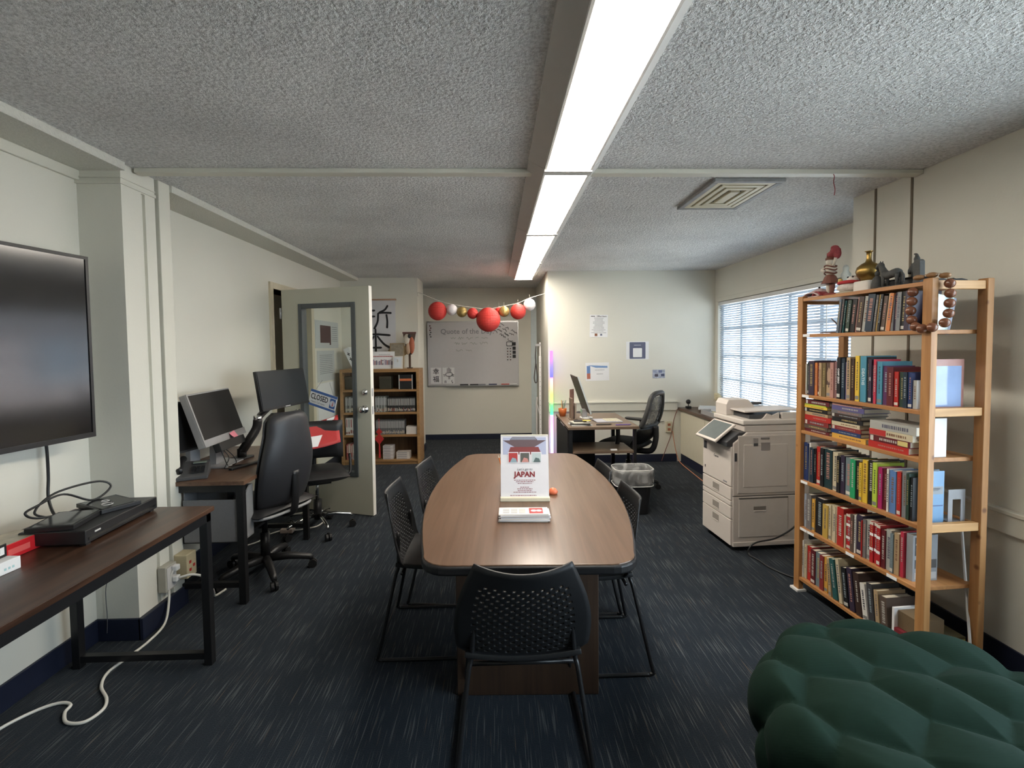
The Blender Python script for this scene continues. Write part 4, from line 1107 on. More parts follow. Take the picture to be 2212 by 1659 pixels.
for k, pts in enumerate([[(-.17, .30), (.0, .30)], [(-.2, .22), (.0, .22)], [(-.1, .36), (-.1, .05)], [(-.1, .18), (-.2, .08)], [(.17, .37), (.13, .31), (.05, .27)], [(.04, .27), (.03, .15), (-.02, .05)], [(.04, .265), (.12, .27), (.22, .265)], [(.15, .25), (.16, .15), (.155, .06)]]):
    stroke(pts, .012, .014, sr)
for pts in [[(-.2, -.03), (0, -.02), (.20, -.035)], [(0, .06), (.0, -.15), (0, -.30)], [(-.02, -.04), (-.1, -.16), (-.22, -.24)], [(.02, -.04), (.12, -.16), (.26, -.23)], [(-.08, -.2), (.08, -.2)]]:
    stroke(pts, .012, .015, sr)

# ================================================================== recess: whiteboard, lantern garland, easel, light stick
wb = thing('whiteboard', 'large framed whiteboard with a quote of the day on the back wall', 'whiteboard', (-.365, BK - .02, 1.388))
ww, wh = .72, .50
MB().box(-ww, ww, 0, .018, -wh, wh).build('board', mat('whiteboard_surface', (.60, .59, .60), .25, var=.03), wb)
ALU = mat('aluminium', (.5, .5, .5), .35, metal=.8)
MB().box(-ww - .01, ww + .01, -.008, .018, wh, wh + .022).build('frame_top', ALU, wb); MB().box(-ww - .01, ww + .01, -.008, .018, -wh - .022, -wh).build('frame_bottom', ALU, wb)
for x in (-ww - .012, ww): MB().box(x, x + .012, -.008, .018, -wh, wh).build('frame_side', ALU, wb)
MB().box(-ww * .6, ww, -.055, -.008, -wh - .02, -wh - .008).build('marker_tray', ALU, wb)
text('Quote of the Day:', .115, GREYINK, wb, MZ(-.09, -.002, .355), bold=.0012)
def handwriting(parent, m, rows, mt, h=.02, r=.0024):
    mb = MB()
    for x0, x1, z in rows:
        x = x0
        while x < x1:
            L_ = random.uniform(.05, .13)
            n_ = int(L_ / .012); pts = []
            for i in range(n_ + 1):
                pts.append((x + i * .012, 0, z + random.uniform(-h, h)))
            if len(pts) > 1: mb.tube(smooth_path(pts, 3), r, 4)
            x += L_ + .035
    mb.xf(m)
    o = mb.build('handwriting', mt, parent); o['kind'] = 'stuff'
    return o
GRN = flat((.22, .27, .22))
handwriting(wb, Matrix.Translation((0, -.002, 0)), [(-.36, .2, .25), (-.30, .12, .165), (-.27, -.02, .055)], GRN)
handwriting(wb, Matrix.Translation((.50, -.002, .35)) @ Matrix.Rotation(math.radians(32), 4, 'Y'), [(-.12, .2, .08), (-.18, .18, .03), (-.2, .12, -.02), (-.15, .15, -.07)], INK, .015, .004)
for i, (x, z) in enumerate(((.66, .15), (.66, .08), (.66, .015), (.66, -.05))):
    o = MB().box(-.026, .026, -.012, 0, -.026, .026).build('square_magnet', INK, None, bevel=.003, loc=(-.365 + x, BK - .0215, 1.388 + z))
    tag(o, ['square black magnet, top of the column on the whiteboard', 'square black magnet, second of the column on the whiteboard', 'square black magnet, third of the column on the whiteboard', 'square black magnet, bottom of the column on the whiteboard'][i], 'magnet', 'square magnets')
mc = thing('magnet_clip', 'black framed magnetic clip beside the square magnets', 'magnet', (-.365 + .585, BK - .0215, 1.388 + .15))
MB().prism(rrect(.10, .075, .015), -.008, 0, 'y').build('clip_rim', INK, mc); MB().prism(rrect(.08, .055, .01), -.0095, -.008, 'y').build('clip_label', flat((.6, .6, .6)), mc)
k = 0
for i in range(5):
    for j in range(2):
        o = MB().cyl((0, -.008, 0), (0, 0, 0), .011, n=10).build('round_magnet', flat((.10, .03, .03) if (i + j) % 2 else (.05, .05, .06)), None, loc=(-.365 + .555 + .045 * j, BK - .0215, 1.388 + .075 - .045 * i))
        tag(o, 'tiny dark round magnet in the double column on the whiteboard', 'magnet', 'round magnets on the right')
for i in range(6):
    o = MB().cyl((0, -.008, 0), (0, 0, 0), .011, n=10).build('round_magnet', flat((.12, .03, .03) if i < 3 else (.03, .03, .04)), None, loc=(-.365 - .685 + (i % 2) * .012, BK - .0215, 1.388 + .45 - .035 * i))
    tag(o, 'tiny round magnet in the column at the whiteboard left edge', 'magnet', 'round magnets on the left')
kp = thing('calligraphy_sheet', 'white sheet with two black calligraphy characters on the whiteboard', 'paper', (-.365 - .60, BK - .0225, 1.388 - .35))
MB().box(-.085, .085, 0, .001, -.13, .13).build('sheet', WHITE, kp)
text('\u5e78', .105, INK, kp, MZ(0, -.0012, .062), bold=.0008); text('\u798f', .105, INK, kp, MZ(.0, -.0012, -.062), bold=.0008)
ks = thing('drawing_sheet', 'white sheet with a black ink hand drawing on the whiteboard', 'paper', (-.365 - .40, BK - .0225, 1.388 - .35))
MB().box(-.095, .095, 0, .001, -.13, .13).build('sheet', WHITE, ks)
for pts in [[(-.02, .12), (-.02, .05)], [(0, .13), (0, .05)], [(.02, .125), (.02, .05)], [(.038, .11), (.035, .05)], [(-.04, .04), (.05, .045), (.045, -.005), (-.035, -.005), (-.04, .04)], [(-.085, .015), (-.045, .02)], [(.05, .02), (.09, .015)], [(-.08, -.005), (-.05, .0)], [(.055, 0), (.085, -.01)], [(0, -.01), (0, -.06)], [(.02, -.01), (.02, -.06)], [(-.06, -.08), (-.06, -.12)], [(-.045, -.075), (-.04, -.12)], [(.055, -.07), (.05, -.1), (.07, -.11), (.055, -.125)]]:
    stroke(pts, .004, .004, ks, y=-.0015)
mk_cols = [(INK, 'black', -.16), (INK, 'short black', .0), (GREYINK, 'grey', .12), (flat((.05, .06, .12)), 'thick dark eraser-like', .3), (flat((.6, .16, .14)), 'red', .50), (WHITEP, 'white', .62)]
for m_, c_, x in mk_cols:
    o = MB().cyl((-.055, 0, 0), (.055, 0, 0), .010, n=10).build('board_marker', m_, None, smooth=False, loc=(-.365 + x, BK - .05, 1.388 - wh - .008 + .0105))
    tag(o, c_ + ' marker lying in the whiteboard tray', 'marker', 'markers in the tray')
    MB().cyl((.056, 0, 0), (.075, 0, 0), .0105, n=10).build('cap', m_, o)
# paper lantern garland
LANT = {'r': mat('red_paper', (.52, .035, .028), .6, var=.1, scale=20), 'w': mat('white_paper_lantern', (.68, .64, .66), .6, var=.06, scale=20), 'g': mat('gold_foil', (.36, .26, .09), .4, metal=.5, var=.2, scale=20)}
lan = [('r', -.714, 1.944, .115, 'red paper lantern at the left end of the garland'), ('w', -.538, 1.959, .069, 'white paper lantern next to the leftmost red one'), ('g', -.413, 1.93, .066, 'gold paper lantern left of the big red one'), ('r', -.281, 1.912, .068, 'small red paper lantern between the left gold and the big red'), ('r', -.088, 1.83, .150, 'biggest red paper lantern at the middle of the garland'), ('r', .045, 1.949, .046, 'tiny red paper lantern tucked behind the right gold one'), ('g', .108, 1.932, .067, 'gold paper lantern right of the big red one'), ('r', .281, 1.93, .098, 'medium red paper lantern right of the gold one'), ('w', .425, 2.015, .075, 'white paper lantern at the right end of the garland')]
for i, (c, x, z, r, lab) in enumerate(lan):
    y = 6.05 + (.05 if r < .05 else (-.04 if i == 4 else 0))
    t = thing('paper_lantern', lab, 'lantern', (x, y, z), group='paper lantern garland')
    n_ = int(12 + r * 120); prof = []
    for k in range(n_ * 2 + 1):
        a = PI * (.06 + .88 * k / (n_ * 2))
        rr = r * (1 + (.0 if k % 2 == 0 else -.022))
        prof.append((rr * math.sin(a), -rr * math.cos(a)))
    MB().lathe(prof, (0, 0, 0), 28).build('lantern_globe', LANT[c], t, smooth=False)
    MB().tube(arc((0, 0, r * .97), r * .18, 0, 360, 16, 'xy')[:-1], .0025, 5, closed=True).build('top_ring', flat((.4, .4, .4)), t)
    MB().tube([(0, 0, r * .97), (0, 0, max(r * .98 + .01, min(r + .05, 2.0)))], .0012, 5).build('hanger', flat((.5, .48, .4)), t)
gs = MB().tube(smooth_path([(-1.04, 6.64, 2.19), (-.94, 6.06, 2.172), (-.714, 6.05, 2.075), (-.5, 6.05, 2.02), (-.281, 6.05, 1.985), (-.088, 6.05, 1.965), (.108, 6.05, 2.0), (.281, 6.05, 2.035), (.425, 6.05, 2.095), (.655, 6.11, 2.165), (.68, 6.125, 2.17)], 4), .0035, 5).build('garland_string', flat((.55, .52, .45)), None)
tag(gs, 'thin pale string carrying the paper lanterns across the recess', 'string')
# easel seen edge-on
es = thing('folding_easel', 'white metal easel seen edge-on in the recess beside the light stick', 'easel', (.60, 6.62, 0))
MB().box(-.016, .016, -.02, .02, 0, 1.36).build('mast', WHITEP, es, bevel=.003)
MB().box(-.006, .012, -.008, .008, 1.36, 1.55).build('mast_extension', WHITEP, es)
for k in range(16): MB().cyl((-.0005, -.0215, .30 + k * .065), (-.0005, -.0195, .30 + k * .065), .004, n=8).build('peg_hole', INK, es)
MB().box(-.06, .01, -.02, .02, 1.50, 1.53).build('top_bracket', GREY, es)
MB().tube([(-.05, 0, 0.0), (-.05, .02, .72), (-.04, .02, .80)], .011, 8).build('rear_leg', LGREY, es)
MB().tube([(0, .0, .02), (-.05, 0, .26)], .009, 8).build('brace', LGREY, es)
MB().tube([(0, .0, .52), (-.045, 0, .70)], .009, 8).build('brace', LGREY, es)
MB().tube(smooth_path([(-.055, -.02, 1.50), (-.062, -.02, 1.36), (-.06, -.02, 1.26), (-.08, -.02, 1.08), (-.07, -.02, 1.01), (-.055, -.02, 1.0), (-.042, -.02, 1.02), (-.04, -.02, 1.10), (-.056, -.02, 1.26)], 5), .007, 8).build('strap_handle', flat((.06, .05, .05)), es, smooth=True)
# rainbow light stick
def rainbow():
    m = bpy.data.materials.new('rainbow_light'); m.use_nodes = True
    N = m.node_tree.nodes; L = m.node_tree.links
    b = N['Principled BSDF']; b.inputs['Base Color'].default_value = (.05, .05, .05, 1)
    tc = N.new('ShaderNodeTexCoord'); sp = N.new('ShaderNodeSeparateXYZ'); L.new(tc.outputs['Object'], sp.inputs[0])
    mr = N.new('ShaderNodeMapRange'); mr.inputs[1].default_value = 0; mr.inputs[2].default_value = 1.34; L.new(sp.outputs[2], mr.inputs[0])
    cr = N.new('ShaderNodeValToRGB'); e = cr.color_ramp.elements
    st = [(0, (1, .03, .75)), (.06, (1, .05, .8)), (.08, (.35, .35, 1)), (.2, (.4, .4, 1)), (.30, (.85, .3, .8)), (.42, (1, .25, .9)), (.435, (.05, .8, .25)), (.52, (.1, .9, .15)), (.62, (.7, .8, .1)), (.70, (1, .45, .25)), (.775, (1, .25, .35)), (.785, (.08, .08, 1)), (.88, (.15, .12, 1)), (1, (.45, .12, 1))]
    e[0].position = 0; e[0].color = (*st[0][1], 1); e[1].position = 1; e[1].color = (*st[-1][1], 1)
    for p, c in st[1:-1]:
        q = e.new(p); q.color = (*c, 1)
    L.new(mr.outputs[0], cr.inputs[0]); L.new(cr.outputs[0], b.inputs['Emission Color']); b.inputs['Emission Strength'].default_value = 1.25
    return m
ls = thing('light_stick', 'tall thin rainbow coloured light stick standing against the far wall', 'lamp', (.69, 6.03, .06))
MB().cyl((0, 0, .02), (0, 0, 1.38), .019, n=12).build('light_tube', rainbow(), ls)
MB().lathe([(.09, -.06), (.09, -.05), (.02, -.04), (.02, .02)], (0, 0, 0), 20).build('stand', BLACK, ls)

# ================================================================== notices on the far wall
YF = FR - .002
def notice(x0, x1, z0, z1, lab, m=WHITE, rot=0):
    t = thing('wall_notice', lab, 'paper', ((x0 + x1) / 2, YF, (z0 + z1) / 2))
    t.rotation_euler = (0, math.radians(rot), 0)
    MB().box(-(x1 - x0) / 2, (x1 - x0) / 2, -.0015, 0, -(z1 - z0) / 2, (z1 - z0) / 2).build('sheet', m, t)
    return t
n1 = notice(1.19, 1.42, 1.605, 1.887, 'white office hours notice with centred text, upper left on the far wall', rot=1)
text('Office Hours', .0235, INK, n1, MZ(.035, -.002, .122), bold=.0006)
scribble_lines(n1, Matrix.Identity(4), [(-.075, .121, .05)], INK, h=.011, y=-.0025)
scribble_lines(n1, Matrix.Identity(4), [(0, .10 - .0165 * k, random.uniform(.1, .18)) for k in range(11)] + [(0, -.085, .19)], GREYINK, h=.006, y=-.0025)
MB().box(-.05, -.016, -.0025, -.0015, -.128, -.095).build('printed_photo', flat((.25, .10, .05)), n1)
MB().box(.02, .045, -.0025, -.0015, -.122, -.098).build('printed_photo', flat((.15, .16, .22)), n1)
n2 = notice(1.655, 1.945, 1.318, 1.545, 'white notice with a slate square panel on the far wall')
MB().prism(rrect(.205, .21, .008), -.0025, -.0015, 'y').build('slate_panel', flat((.11, .12, .19)), n2)
scribble_lines(n2, Matrix.Identity(4), [(0, .068, .09)], WHITE, h=.006, y=-.0035)
MB().prism(rrect(.115, .115, .008), -.0035, -.0025, 'y').xf(Matrix.Translation((0, 0, -.028))).build('white_panel', WHITE, n2)
n3 = notice(1.135, 1.437, 1.053, 1.282, 'white certificate with blue and red corner print on the far wall', rot=-1)
MB().box(-.135, -.09, -.0025, -.0015, -.02, .075).build('blue_print', flat((.14, .25, .50)), n3)
MB().prism([(-.12, .085), (.13, .07), (.13, .045), (-.02, .05)], -.0025, -.0015, 'y').build('blue_banner', flat((.20, .32, .55)), n3)
MB().box(-.135, -.09, -.0025, -.0015, -.09, -.02).build('red_print', flat((.45, .15, .10)), n3)
scribble_lines(n3, Matrix.Identity(4), [(.03, .02, .12), (.03, -.03, .08)], GREYINK, h=.006, y=-.0025)
n4 = notice(1.994, 2.155, 1.076, 1.185, 'small photo collage postcard, lowest on the far wall', mat('collage', (.40, .42, .50), .4, var=.8, scale=40))
for (x, z, c) in ((-.03, -.02, (.08, .07, .1)), (.05, -.015, (.07, .08, .14)), (-.05, .03, (.3, .33, .45)), (.02, .03, (.15, .17, .28))):
    MB().box(x - .022, x + .022, -.0025, -.0015, z - .016, z + .016).build('printed_photo', flat(c), n4)
# ================================================================== right desk
rd = thing('computer_desk', 'small brown computer desk with dark frame before the far wall', 'desk', (1.0, 4.94, 0))
RDW = wood('desk_taupe', (.13, .085, .055), (.20, .14, .095), 'x', rough=.4, fine=25)
MB().box(-.335, .335, -.46, .46, .715, .74).build('desk_top', RDW, rd, bevel=.002)
for x, y in ((-.31, -.43), (-.31, .43), (.30, .43)): MB().box(x - .018, x + .018, y - .018, y + .018, 0, .715).build('leg', BLACKM, rd)
MB().box(.285, .315, -.44, -.41, 0, .715).build('leg', BLACKM, rd)
MB().box(-.335, -.328, -.41, .41, .02, .70).build('side_panel', flat((.012, .012, .014), .5), rd)
MB().box(-.29, .03, .10, .12, .02, .70).build('back_panel', flat((.010, .010, .011), .6), rd)
MB().box(-.29, .285, -.45, -.02, .488, .512).build('shelf', RDW, rd, bevel=.002)
wp = MB().box(-.03, .03, -.012, .012, 0, .012).build('paper_scrap', WHITE, None, loc=(1.10, 4.51, .5125)); wp.rotation_euler = (0, 0, .1)
tag(wp, 'white paper scrap on the lower shelf of the computer desk', 'paper')
cm = thing('desktop_computer', 'slim silver all-in-one computer seen from behind on the computer desk', 'computer', (.955, 5.08, .7405))
T = Matrix.Translation((0, 0, .07)) @ Matrix.Rotation(math.radians(-19), 4, 'Y')
MB().box(-.012, .0, -.25, .25, 0, .40).xf(T).build('computer_body', mat('computer_back', (.13, .115, .10), .6), cm, bevel=.003)
MB().box(-.013, .002, -.255, -.249, 0, .402).xf(T).build('silver_edge', flat((.62, .66, .66), .3, .3), cm)
MB().box(.0, .002, -.245, .245, .06, .395).xf(T).build('screen', SCR, cm)
MB().box(-.05, .002, -.05, .05, 0, .09).xf(Matrix.Translation((-.01, 0, 0))).build('stand_neck', SILVER, cm)
MB().lathe([(.001, 0), (.085, 0), (.085, .006), (.02, .012)], (-.01, 0, 0), 24, .8, 1).build('stand_foot', WHITEP, cm, smooth=False)
bk_ = thing('book_stand', 'brown card holder standing behind the all-in-one computer', 'holder', (.77, 4.98, .7405))
MB().box(-.01, .01, -.06, .06, 0, .22).build('left_flap', flat((.20, .14, .10)), bk_)
MB().box(.03, .045, -.07, .03, 0, .17).build('right_flap', flat((.33, .27, .22)), bk_)
MB().box(-.02, .06, -.07, .06, 0, .01).build('base', flat((.20, .14, .10)), bk_)
cd = MB().box(-.045, .045, -.0015, .0015, 0, .30).build('pink_card', mat('pink_print', (.55, .32, .27), .5, var=.5, scale=25), None, loc=(.80, 5.12, .7405)); cd.rotation_euler = (0, 0, .9)
tag(cd, 'tall pinkish printed card behind the all-in-one computer', 'card')
oc = thing('pen_pot', 'orange pot of pens at the left corner of the computer desk', 'pot', (.715, 5.22, .7405))
MB().lathe([(.03, 0), (.042, .04), (.045, .085), (.04, .085), (.034, .01)], (0, 0, 0), 18).build('pot', flat((.50, .13, .03), .4), oc, smooth=True)
for k, (dx, dy, c) in enumerate(((.03, .0, (.15, .3, .2)), (.045, .01, (.5, .5, .5)), (-.01, .02, (.6, .3, .05)), (.0, -.03, (.1, .1, .1)))):
    MB().tube([(0, 0, .02), (dx, dy, .17)], .004, 6).build('pen', flat(c), oc)
pb = thing('paper_pile', 'messy pile of papers and black folders on the near desk corner', 'papers', (.80, 4.62, .7405))
for k, (w_, d_, r, c) in enumerate(((.20, .16, .1, (.55, .55, .53)), (.19, .15, -.15, (.03, .03, .03)), (.17, .14, .2, (.60, .58, .50)), (.12, .07, -.1, (.02, .02, .02)))):
    MB().box(-w_ / 2, w_ / 2, -d_ / 2, d_ / 2, k * .011, k * .011 + .010).xf(Matrix.Rotation(r, 4, 'Z')).build('sheet_bundle', flat(c), pb)
MB().box(.02, .09, -.06, -.02, .0445, .05).build('yellow_note', flat((.65, .55, .12)), pb)
kbd = thing('keyboard', 'pale keyboard with yellow-grey keys in front of the computer', 'keyboard', (1.11, 4.82, .7405), .05)
MB().box(-.13, .13, -.10, .10, 0, .012).build('keyboard_body', flat((.42, .42, .46)), kbd, bevel=.003)
for i in range(6):
    for j in range(5): MB().box(-.03 + i * .025, -.009 + i * .025, -.085 + j * .035, -.056 + j * .035, .012, .016).build('key', flat((.55, .52, .40)), kbd)
for i, (x, y, c, lab) in enumerate(((1.20, 4.55, (.16, .10, .30), 'purple pen lying near the front edge of the computer desk'), (1.02, 4.58, (.05, .045, .04), 'black pen lying beside the paper pile on the desk'))):
    o = MB().cyl((-.07, 0, 0), (.07, .01, 0), .006, n=8).build('pen', flat(c), None, loc=(x, y, .747)); tag(o, lab, 'pen')
    MB().cyl((.07, .01, 0), (.085, .012, 0), .004, .001, n=8).build('tip', INK, o)

# mesh office chair
mc_ = thing('mesh_chair', 'black mesh-backed office chair at the computer desk', 'chair', (1.38, 5.02, 0), math.radians(48))
star_base(mc_, .30, BLACK, BLACK, rot=.2)
MB().cyl((0, 0, .09), (0, 0, .30), .028, n=12).cyl((0, 0, .29), (0, 0, .42), .016, n=12).build('gas_column', BLACKM, mc_, smooth=True)
MB().box(-.1, .1, -.12, .1, .39, .43).build('mechanism', BLACK, mc_, bevel=.01)
MB().grid(16, 16, lambda u, v: Vector(pad2(u, v, 1)) + Vector((0, .04, 0))).grid(16, 16, lambda u, v: Vector(pad2(1 - u, v, -1)) + Vector((0, .04, 0))).build('seat_cushion', BLACKF, mc_, smooth=True)
def mb_pt(u, v, off=0):
    wv = .40 + .05 * math.sin(PI * min(1, v * 1.2)) - .10 * v ** 3
    return Vector(((u - .5) * wv, -.19 - .20 * (v - .25) - .05 * math.sin(PI * v) + .04 * (2 * u - 1) ** 2 + off, .50 + .53 * v))
MESH = thin('chair_mesh', (.55, .55, .55), .35, .8, body=(.10, .10, .10))
MB().grid(14, 16, lambda u, v: mb_pt(.1 + .8 * u, .38 + .54 * v)).build('mesh_panel', MESH, mc_, smooth=True)
rim = [mb_pt(.08, .36 + .5 * k / 8) for k in range(9)] + [mb_pt(.12, .93), mb_pt(.25, .975), mb_pt(.5, .985), mb_pt(.75, .975), mb_pt(.88, .93)] + [mb_pt(.92, .86 - .5 * k / 8) for k in range(9)] + [mb_pt(.5, .33)]
MB().tube(smooth_path(rim + [rim[0]], 3), .026, 8).build('back_frame', mat('chair_frame_grey', (.045, .045, .045), .5), mc_, smooth=True)
MB().grid(12, 8, lambda u, v: mb_pt(u, -.02 + .36 * v, -.012 - .05 * (1 - (2 * u - 1) ** 2) * (1 - (2 * v - 1) ** 2))).build('lumbar_shell', BLACK, mc_, smooth=True, solid=.02)
MB().tube(smooth_path([(0, -.1, .41), (0, -.25, .43), (0, -.30, .55), (0, -.30, .68)], 5), .03, 8).build('back_bar', BLACK, mc_, smooth=True)
for s in (-1, 1):
    MB().tube(smooth_path([(s * .15, 0, .42), (s * .26, 0, .44), (s * .27, -.02, .56), (s * .27, -.02, .68)], 5), .022, 8).build('arm_post', BLACK, mc_, smooth=True)
    MB().prism(rrect(.08, .25, .035), .68, .705, 'z').xf(Matrix.Translation((s * .27, .05, 0))).build('arm_pad', BLACK, mc_, bevel=.01)

# wastebasket with clear liner
wbk = thing('wastebasket', 'black wastebasket with a clear plastic liner beside the far chairs', 'bin', (1.215, 4.30, 0))
def rr_lathe(prof, m, name, parent, solid=0, sx=1, smooth=True):
    mb = MB(); vs = []; fs = []
    n_ = 0
    for (a, b, z) in prof:
        pts = rrect(a, b, min(a, b) * .25, 4); n_ = len(pts)
        vs += [(x, y, z + (random.uniform(-.004, .004) if solid == 0 and name == 'liner' else 0)) for x, y in pts]
    for i in range(len(prof) - 1):
        for k in range(n_): fs.append((i * n_ + k, i * n_ + (k + 1) % n_, (i + 1) * n_ + (k + 1) % n_, (i + 1) * n_ + k))
    mb.add(vs, fs)
    return mb.build(name, m, parent, smooth=smooth, solid=solid)
rr_lathe([(.01, .01, .006), (.26, .20, .006), (.335, .25, .385), (.325, .24, .385), (.25, .19, .012), (.01, .01, .012)], BLACK, 'basket', wbk, smooth=False)
LINER = thin('clear_liner', (.96, .96, .96), .72, .25, body=(.75, .75, .74), ns=9, nd=1)
rr_lathe([(.30, .22, .25), (.34, .255, .26), (.352, .265, .30), (.348, .262, .305), (.356, .270, .36), (.352, .266, .40), (.33, .245, .405), (.30, .22, .30), (.26, .19, .15)], LINER, 'liner', wbk)
RIMC = flat((.72, .71, .69), .3)
for z, a, b in ((.402, .345, .258), (.258, .345, .258)):
    pts = [(x, y, z) for x, y in rrect(a, b, .07, 5)]
    MB().tube(pts, .004, 6, closed=True).build('liner_fold', RIMC, wbk, smooth=True)

# low cabinets under the window: each unit a thing, the counter another
CABW = mat('cabinet_cream', (.62, .58, .45), .5, var=.04)
ys_ = [3.95, 4.67, 5.39, 6.11]
for i in range(3):
    c = thing('window_cabinet', 'cream low cabinet under the window, ' + ['nearest, behind the copier', 'middle of three', 'at the far wall corner'][i], 'cabinet', (2.35, ys_[i], 0), group='low cabinets under the window')
    MB().box(.02, .44, .001, .717, 0, .665).build('cabinet_body', CABW, c)
    MB().box(0, .02, .004, .714, .11, .66).build('cabinet_door', CABW, c, bevel=.002)
    MB().box(.008, .02, 0, .718, 0, .105).build('toe_kick', BASE, c)
ctp = MB().box(2.32, 2.795, 3.93, 6.12, .666, .70).build('window_counter', wood('counter_brown', (.07, .042, .03), (.12, .075, .05), 'y', rough=.4, fine=22), None, bevel=.006)
tag(ctp, 'brown wooden counter over the low cabinets below the window', 'counter')
dsk = thing('clutter_papers', 'spread of white and yellow papers on the window counter', 'papers', (2.55, 5.45, .7005))
for k in range(9):
    w_ = random.uniform(.16, .28)
    MB().box(-w_ / 2, w_ / 2, -.12, .12, 0, .004).xf(Matrix.Translation((random.uniform(-.08, .10), -.45 + k * .1, .0045 * k)) @ Matrix.Rotation(random.uniform(-.5, .5), 4, 'Z')).build('paper_sheet', flat([(.62, .64, .66), (.60, .60, .62), (.55, .50, .33)][k % 3 if k % 4 else 0]), dsk)
pt = thing('paper_tray', 'low grey paper tray at the front of the window counter', 'tray', (2.42, 5.30, .7005))
MB().box(-.06, .06, -.22, .22, 0, .006).box(-.06, -.055, -.22, .22, .006, .05).box(-.06, .06, .215, .22, .006, .05).box(-.06, .06, -.22, -.215, .006, .05).build('tray', flat((.33, .33, .33)), pt)
co = thing('coral_ornament', 'pale yellow coral ornament on the window sill', 'ornament', (2.745, 5.93, .7905))
mb = MB()
for k in range(26):
    a = random.uniform(0, 2 * PI); r = random.uniform(0, .09)
    mb.ball((r * math.cos(a) * .25, r * math.sin(a) * 1.0, .03 + random.uniform(0, .075) * (1 - r / .14)), random.uniform(.018, .032), 8, 6)
mb.build('coral_lumps', mat('coral', (.62, .55, .36), .8, var=.25, scale=60, bump=.6, bscale=120), co, smooth=True)
MB().box(-.02, .03, -.07, .07, 0, .012).build('base', flat((.4, .36, .28)), co)
wc = thing('webcam', 'small black webcam clipped to the window counter end', 'camera', (2.40, 5.98, .7005))
MB().box(-.03, .03, -.025, .025, 0, .03).build('clip', BLACK, wc, bevel=.004)
MB().ball((0, 0, .085), .03, 14, 10).build('camera_head', BLACK, wc, smooth=True)
MB().cyl((0, 0, .03), (0, 0, .06), .006, n=8).build('stem', BLACK, wc)
# outlet and cords on the far wall
ol = thing('wall_outlet', 'small beige wall outlet with red sockets low on the far wall', 'outlet', (2.20, FR - .002, .45))
MB().box(-.04, .04, -.03, 0, -.07, .07).build('outlet_body', mat('outlet_cream', (.60, .56, .42), .5), ol, bevel=.004)
for z_ in (-.03, .03): MB().box(-.018, .018, -.032, -.03, z_ - .016, z_ + .016).build('socket', flat((.35, .12, .06)), ol)
for k, (pts, c, lab) in enumerate((([(2.30, 6.08, .68), (2.26, 6.09, .55), (2.22, 6.085, .35), (2.16, 6.09, .18), (2.10, 6.085, .02)], (.18, .07, .05), 'dark red cord hanging down the far wall beside the outlet'), ([(2.24, 6.085, .40), (2.27, 6.08, .2), (2.30, 6.05, .05), (2.31, 5.95, .008), (2.28, 5.6, .006), (2.24, 5.0, .006), (2.24, 4.2, .006)], (.55, .22, .12), 'orange cord running along the cabinet base'), ([(1.75, FR - .006, .42), (1.98, FR - .006, .42), (1.985, FR - .006, .50), (2.14, FR - .006, .52)], (.16, .15, .14), 'thin wire stapled in steps on the far wall'))):
    o = MB().tube(smooth_path(pts, 4) if k != 2 else pts, .005 if k != 2 else .004, 6).build('loose_cable', flat(c), None); tag(o, lab, 'cord')

# ================================================================== copier
cp = thing('copier', 'big beige floor-standing office copier with a tilted touch screen', 'copier', (1.682, 3.40, 0), math.radians(3.5))
CB = mat('copier_beige', (.58, .52, .475), .45, var=.02)
CB2 = mat('copier_beige_light', (.66, .60, .55), .45, var=.02)
DK = mat('copier_charcoal', (.055, .058, .064), .4)
SEAM = flat((.12, .11, .10), .6)
MB().box(.012, .60, .0, .43, .035, .40).build('tray_cabinet', CB, cp, bevel=.006)
MB().prism([(.012, .405), (.60, .405), (.60, .868), (.115, .868), (.012, .79)], .0, .43, 'y').build('print_engine', CB, cp, bevel=.006)
MB().box(.018, .59, .004, .426, .397, .408).build('engine_gap', SEAM, cp)
for x in (.05, .55):
    for y in (.05, .38): MB().cyl((x, y, 0), (x, y, .036), .022, n=12).build('caster', BLACK, cp)
# front face (toward the room): upper cover and drawers
MB().box(-.002, .013, .008, .422, .475, .765).build('front_cover', CB2, cp, bevel=.004)
for z0_, z1_ in ((.375, .468), (.335, .369), (.238, .329), (.045, .232)):
    d_ = MB().box(-.002, .013, .008, .422, z0_, z1_).build('drawer', CB2, cp, bevel=.003)
    if z1_ - z0_ > .05:
        zc = z1_ - .045
        MB().box(-.004, -.0015, .17, .26, zc - .024, zc + .024).build('pull_recess', flat((.30, .27, .24)), d_)
        MB().box(-.006, -.0015, .17, .26, zc - .028, zc - .022).build('pull_lip', CB2, d_)
text('Canon', .026, INK, cp, Matrix.Translation((-.0025, .215, .655)) @ Matrix.Rotation(-PI / 2, 4, 'Z') @ Matrix.Rotation(PI / 2, 4, 'X'), bold=.0006)
MB().box(-.0035, -.002, .36, .405, .68, .74).build('sticker', DK, cp)
MB().box(-.0035, -.002, .375, .385, .53, .55).build('power_switch', BLACK, cp)
MB().box(-.0035, -.002, .06, .11, .49, .50).build('model_mark', GREYINK, cp)
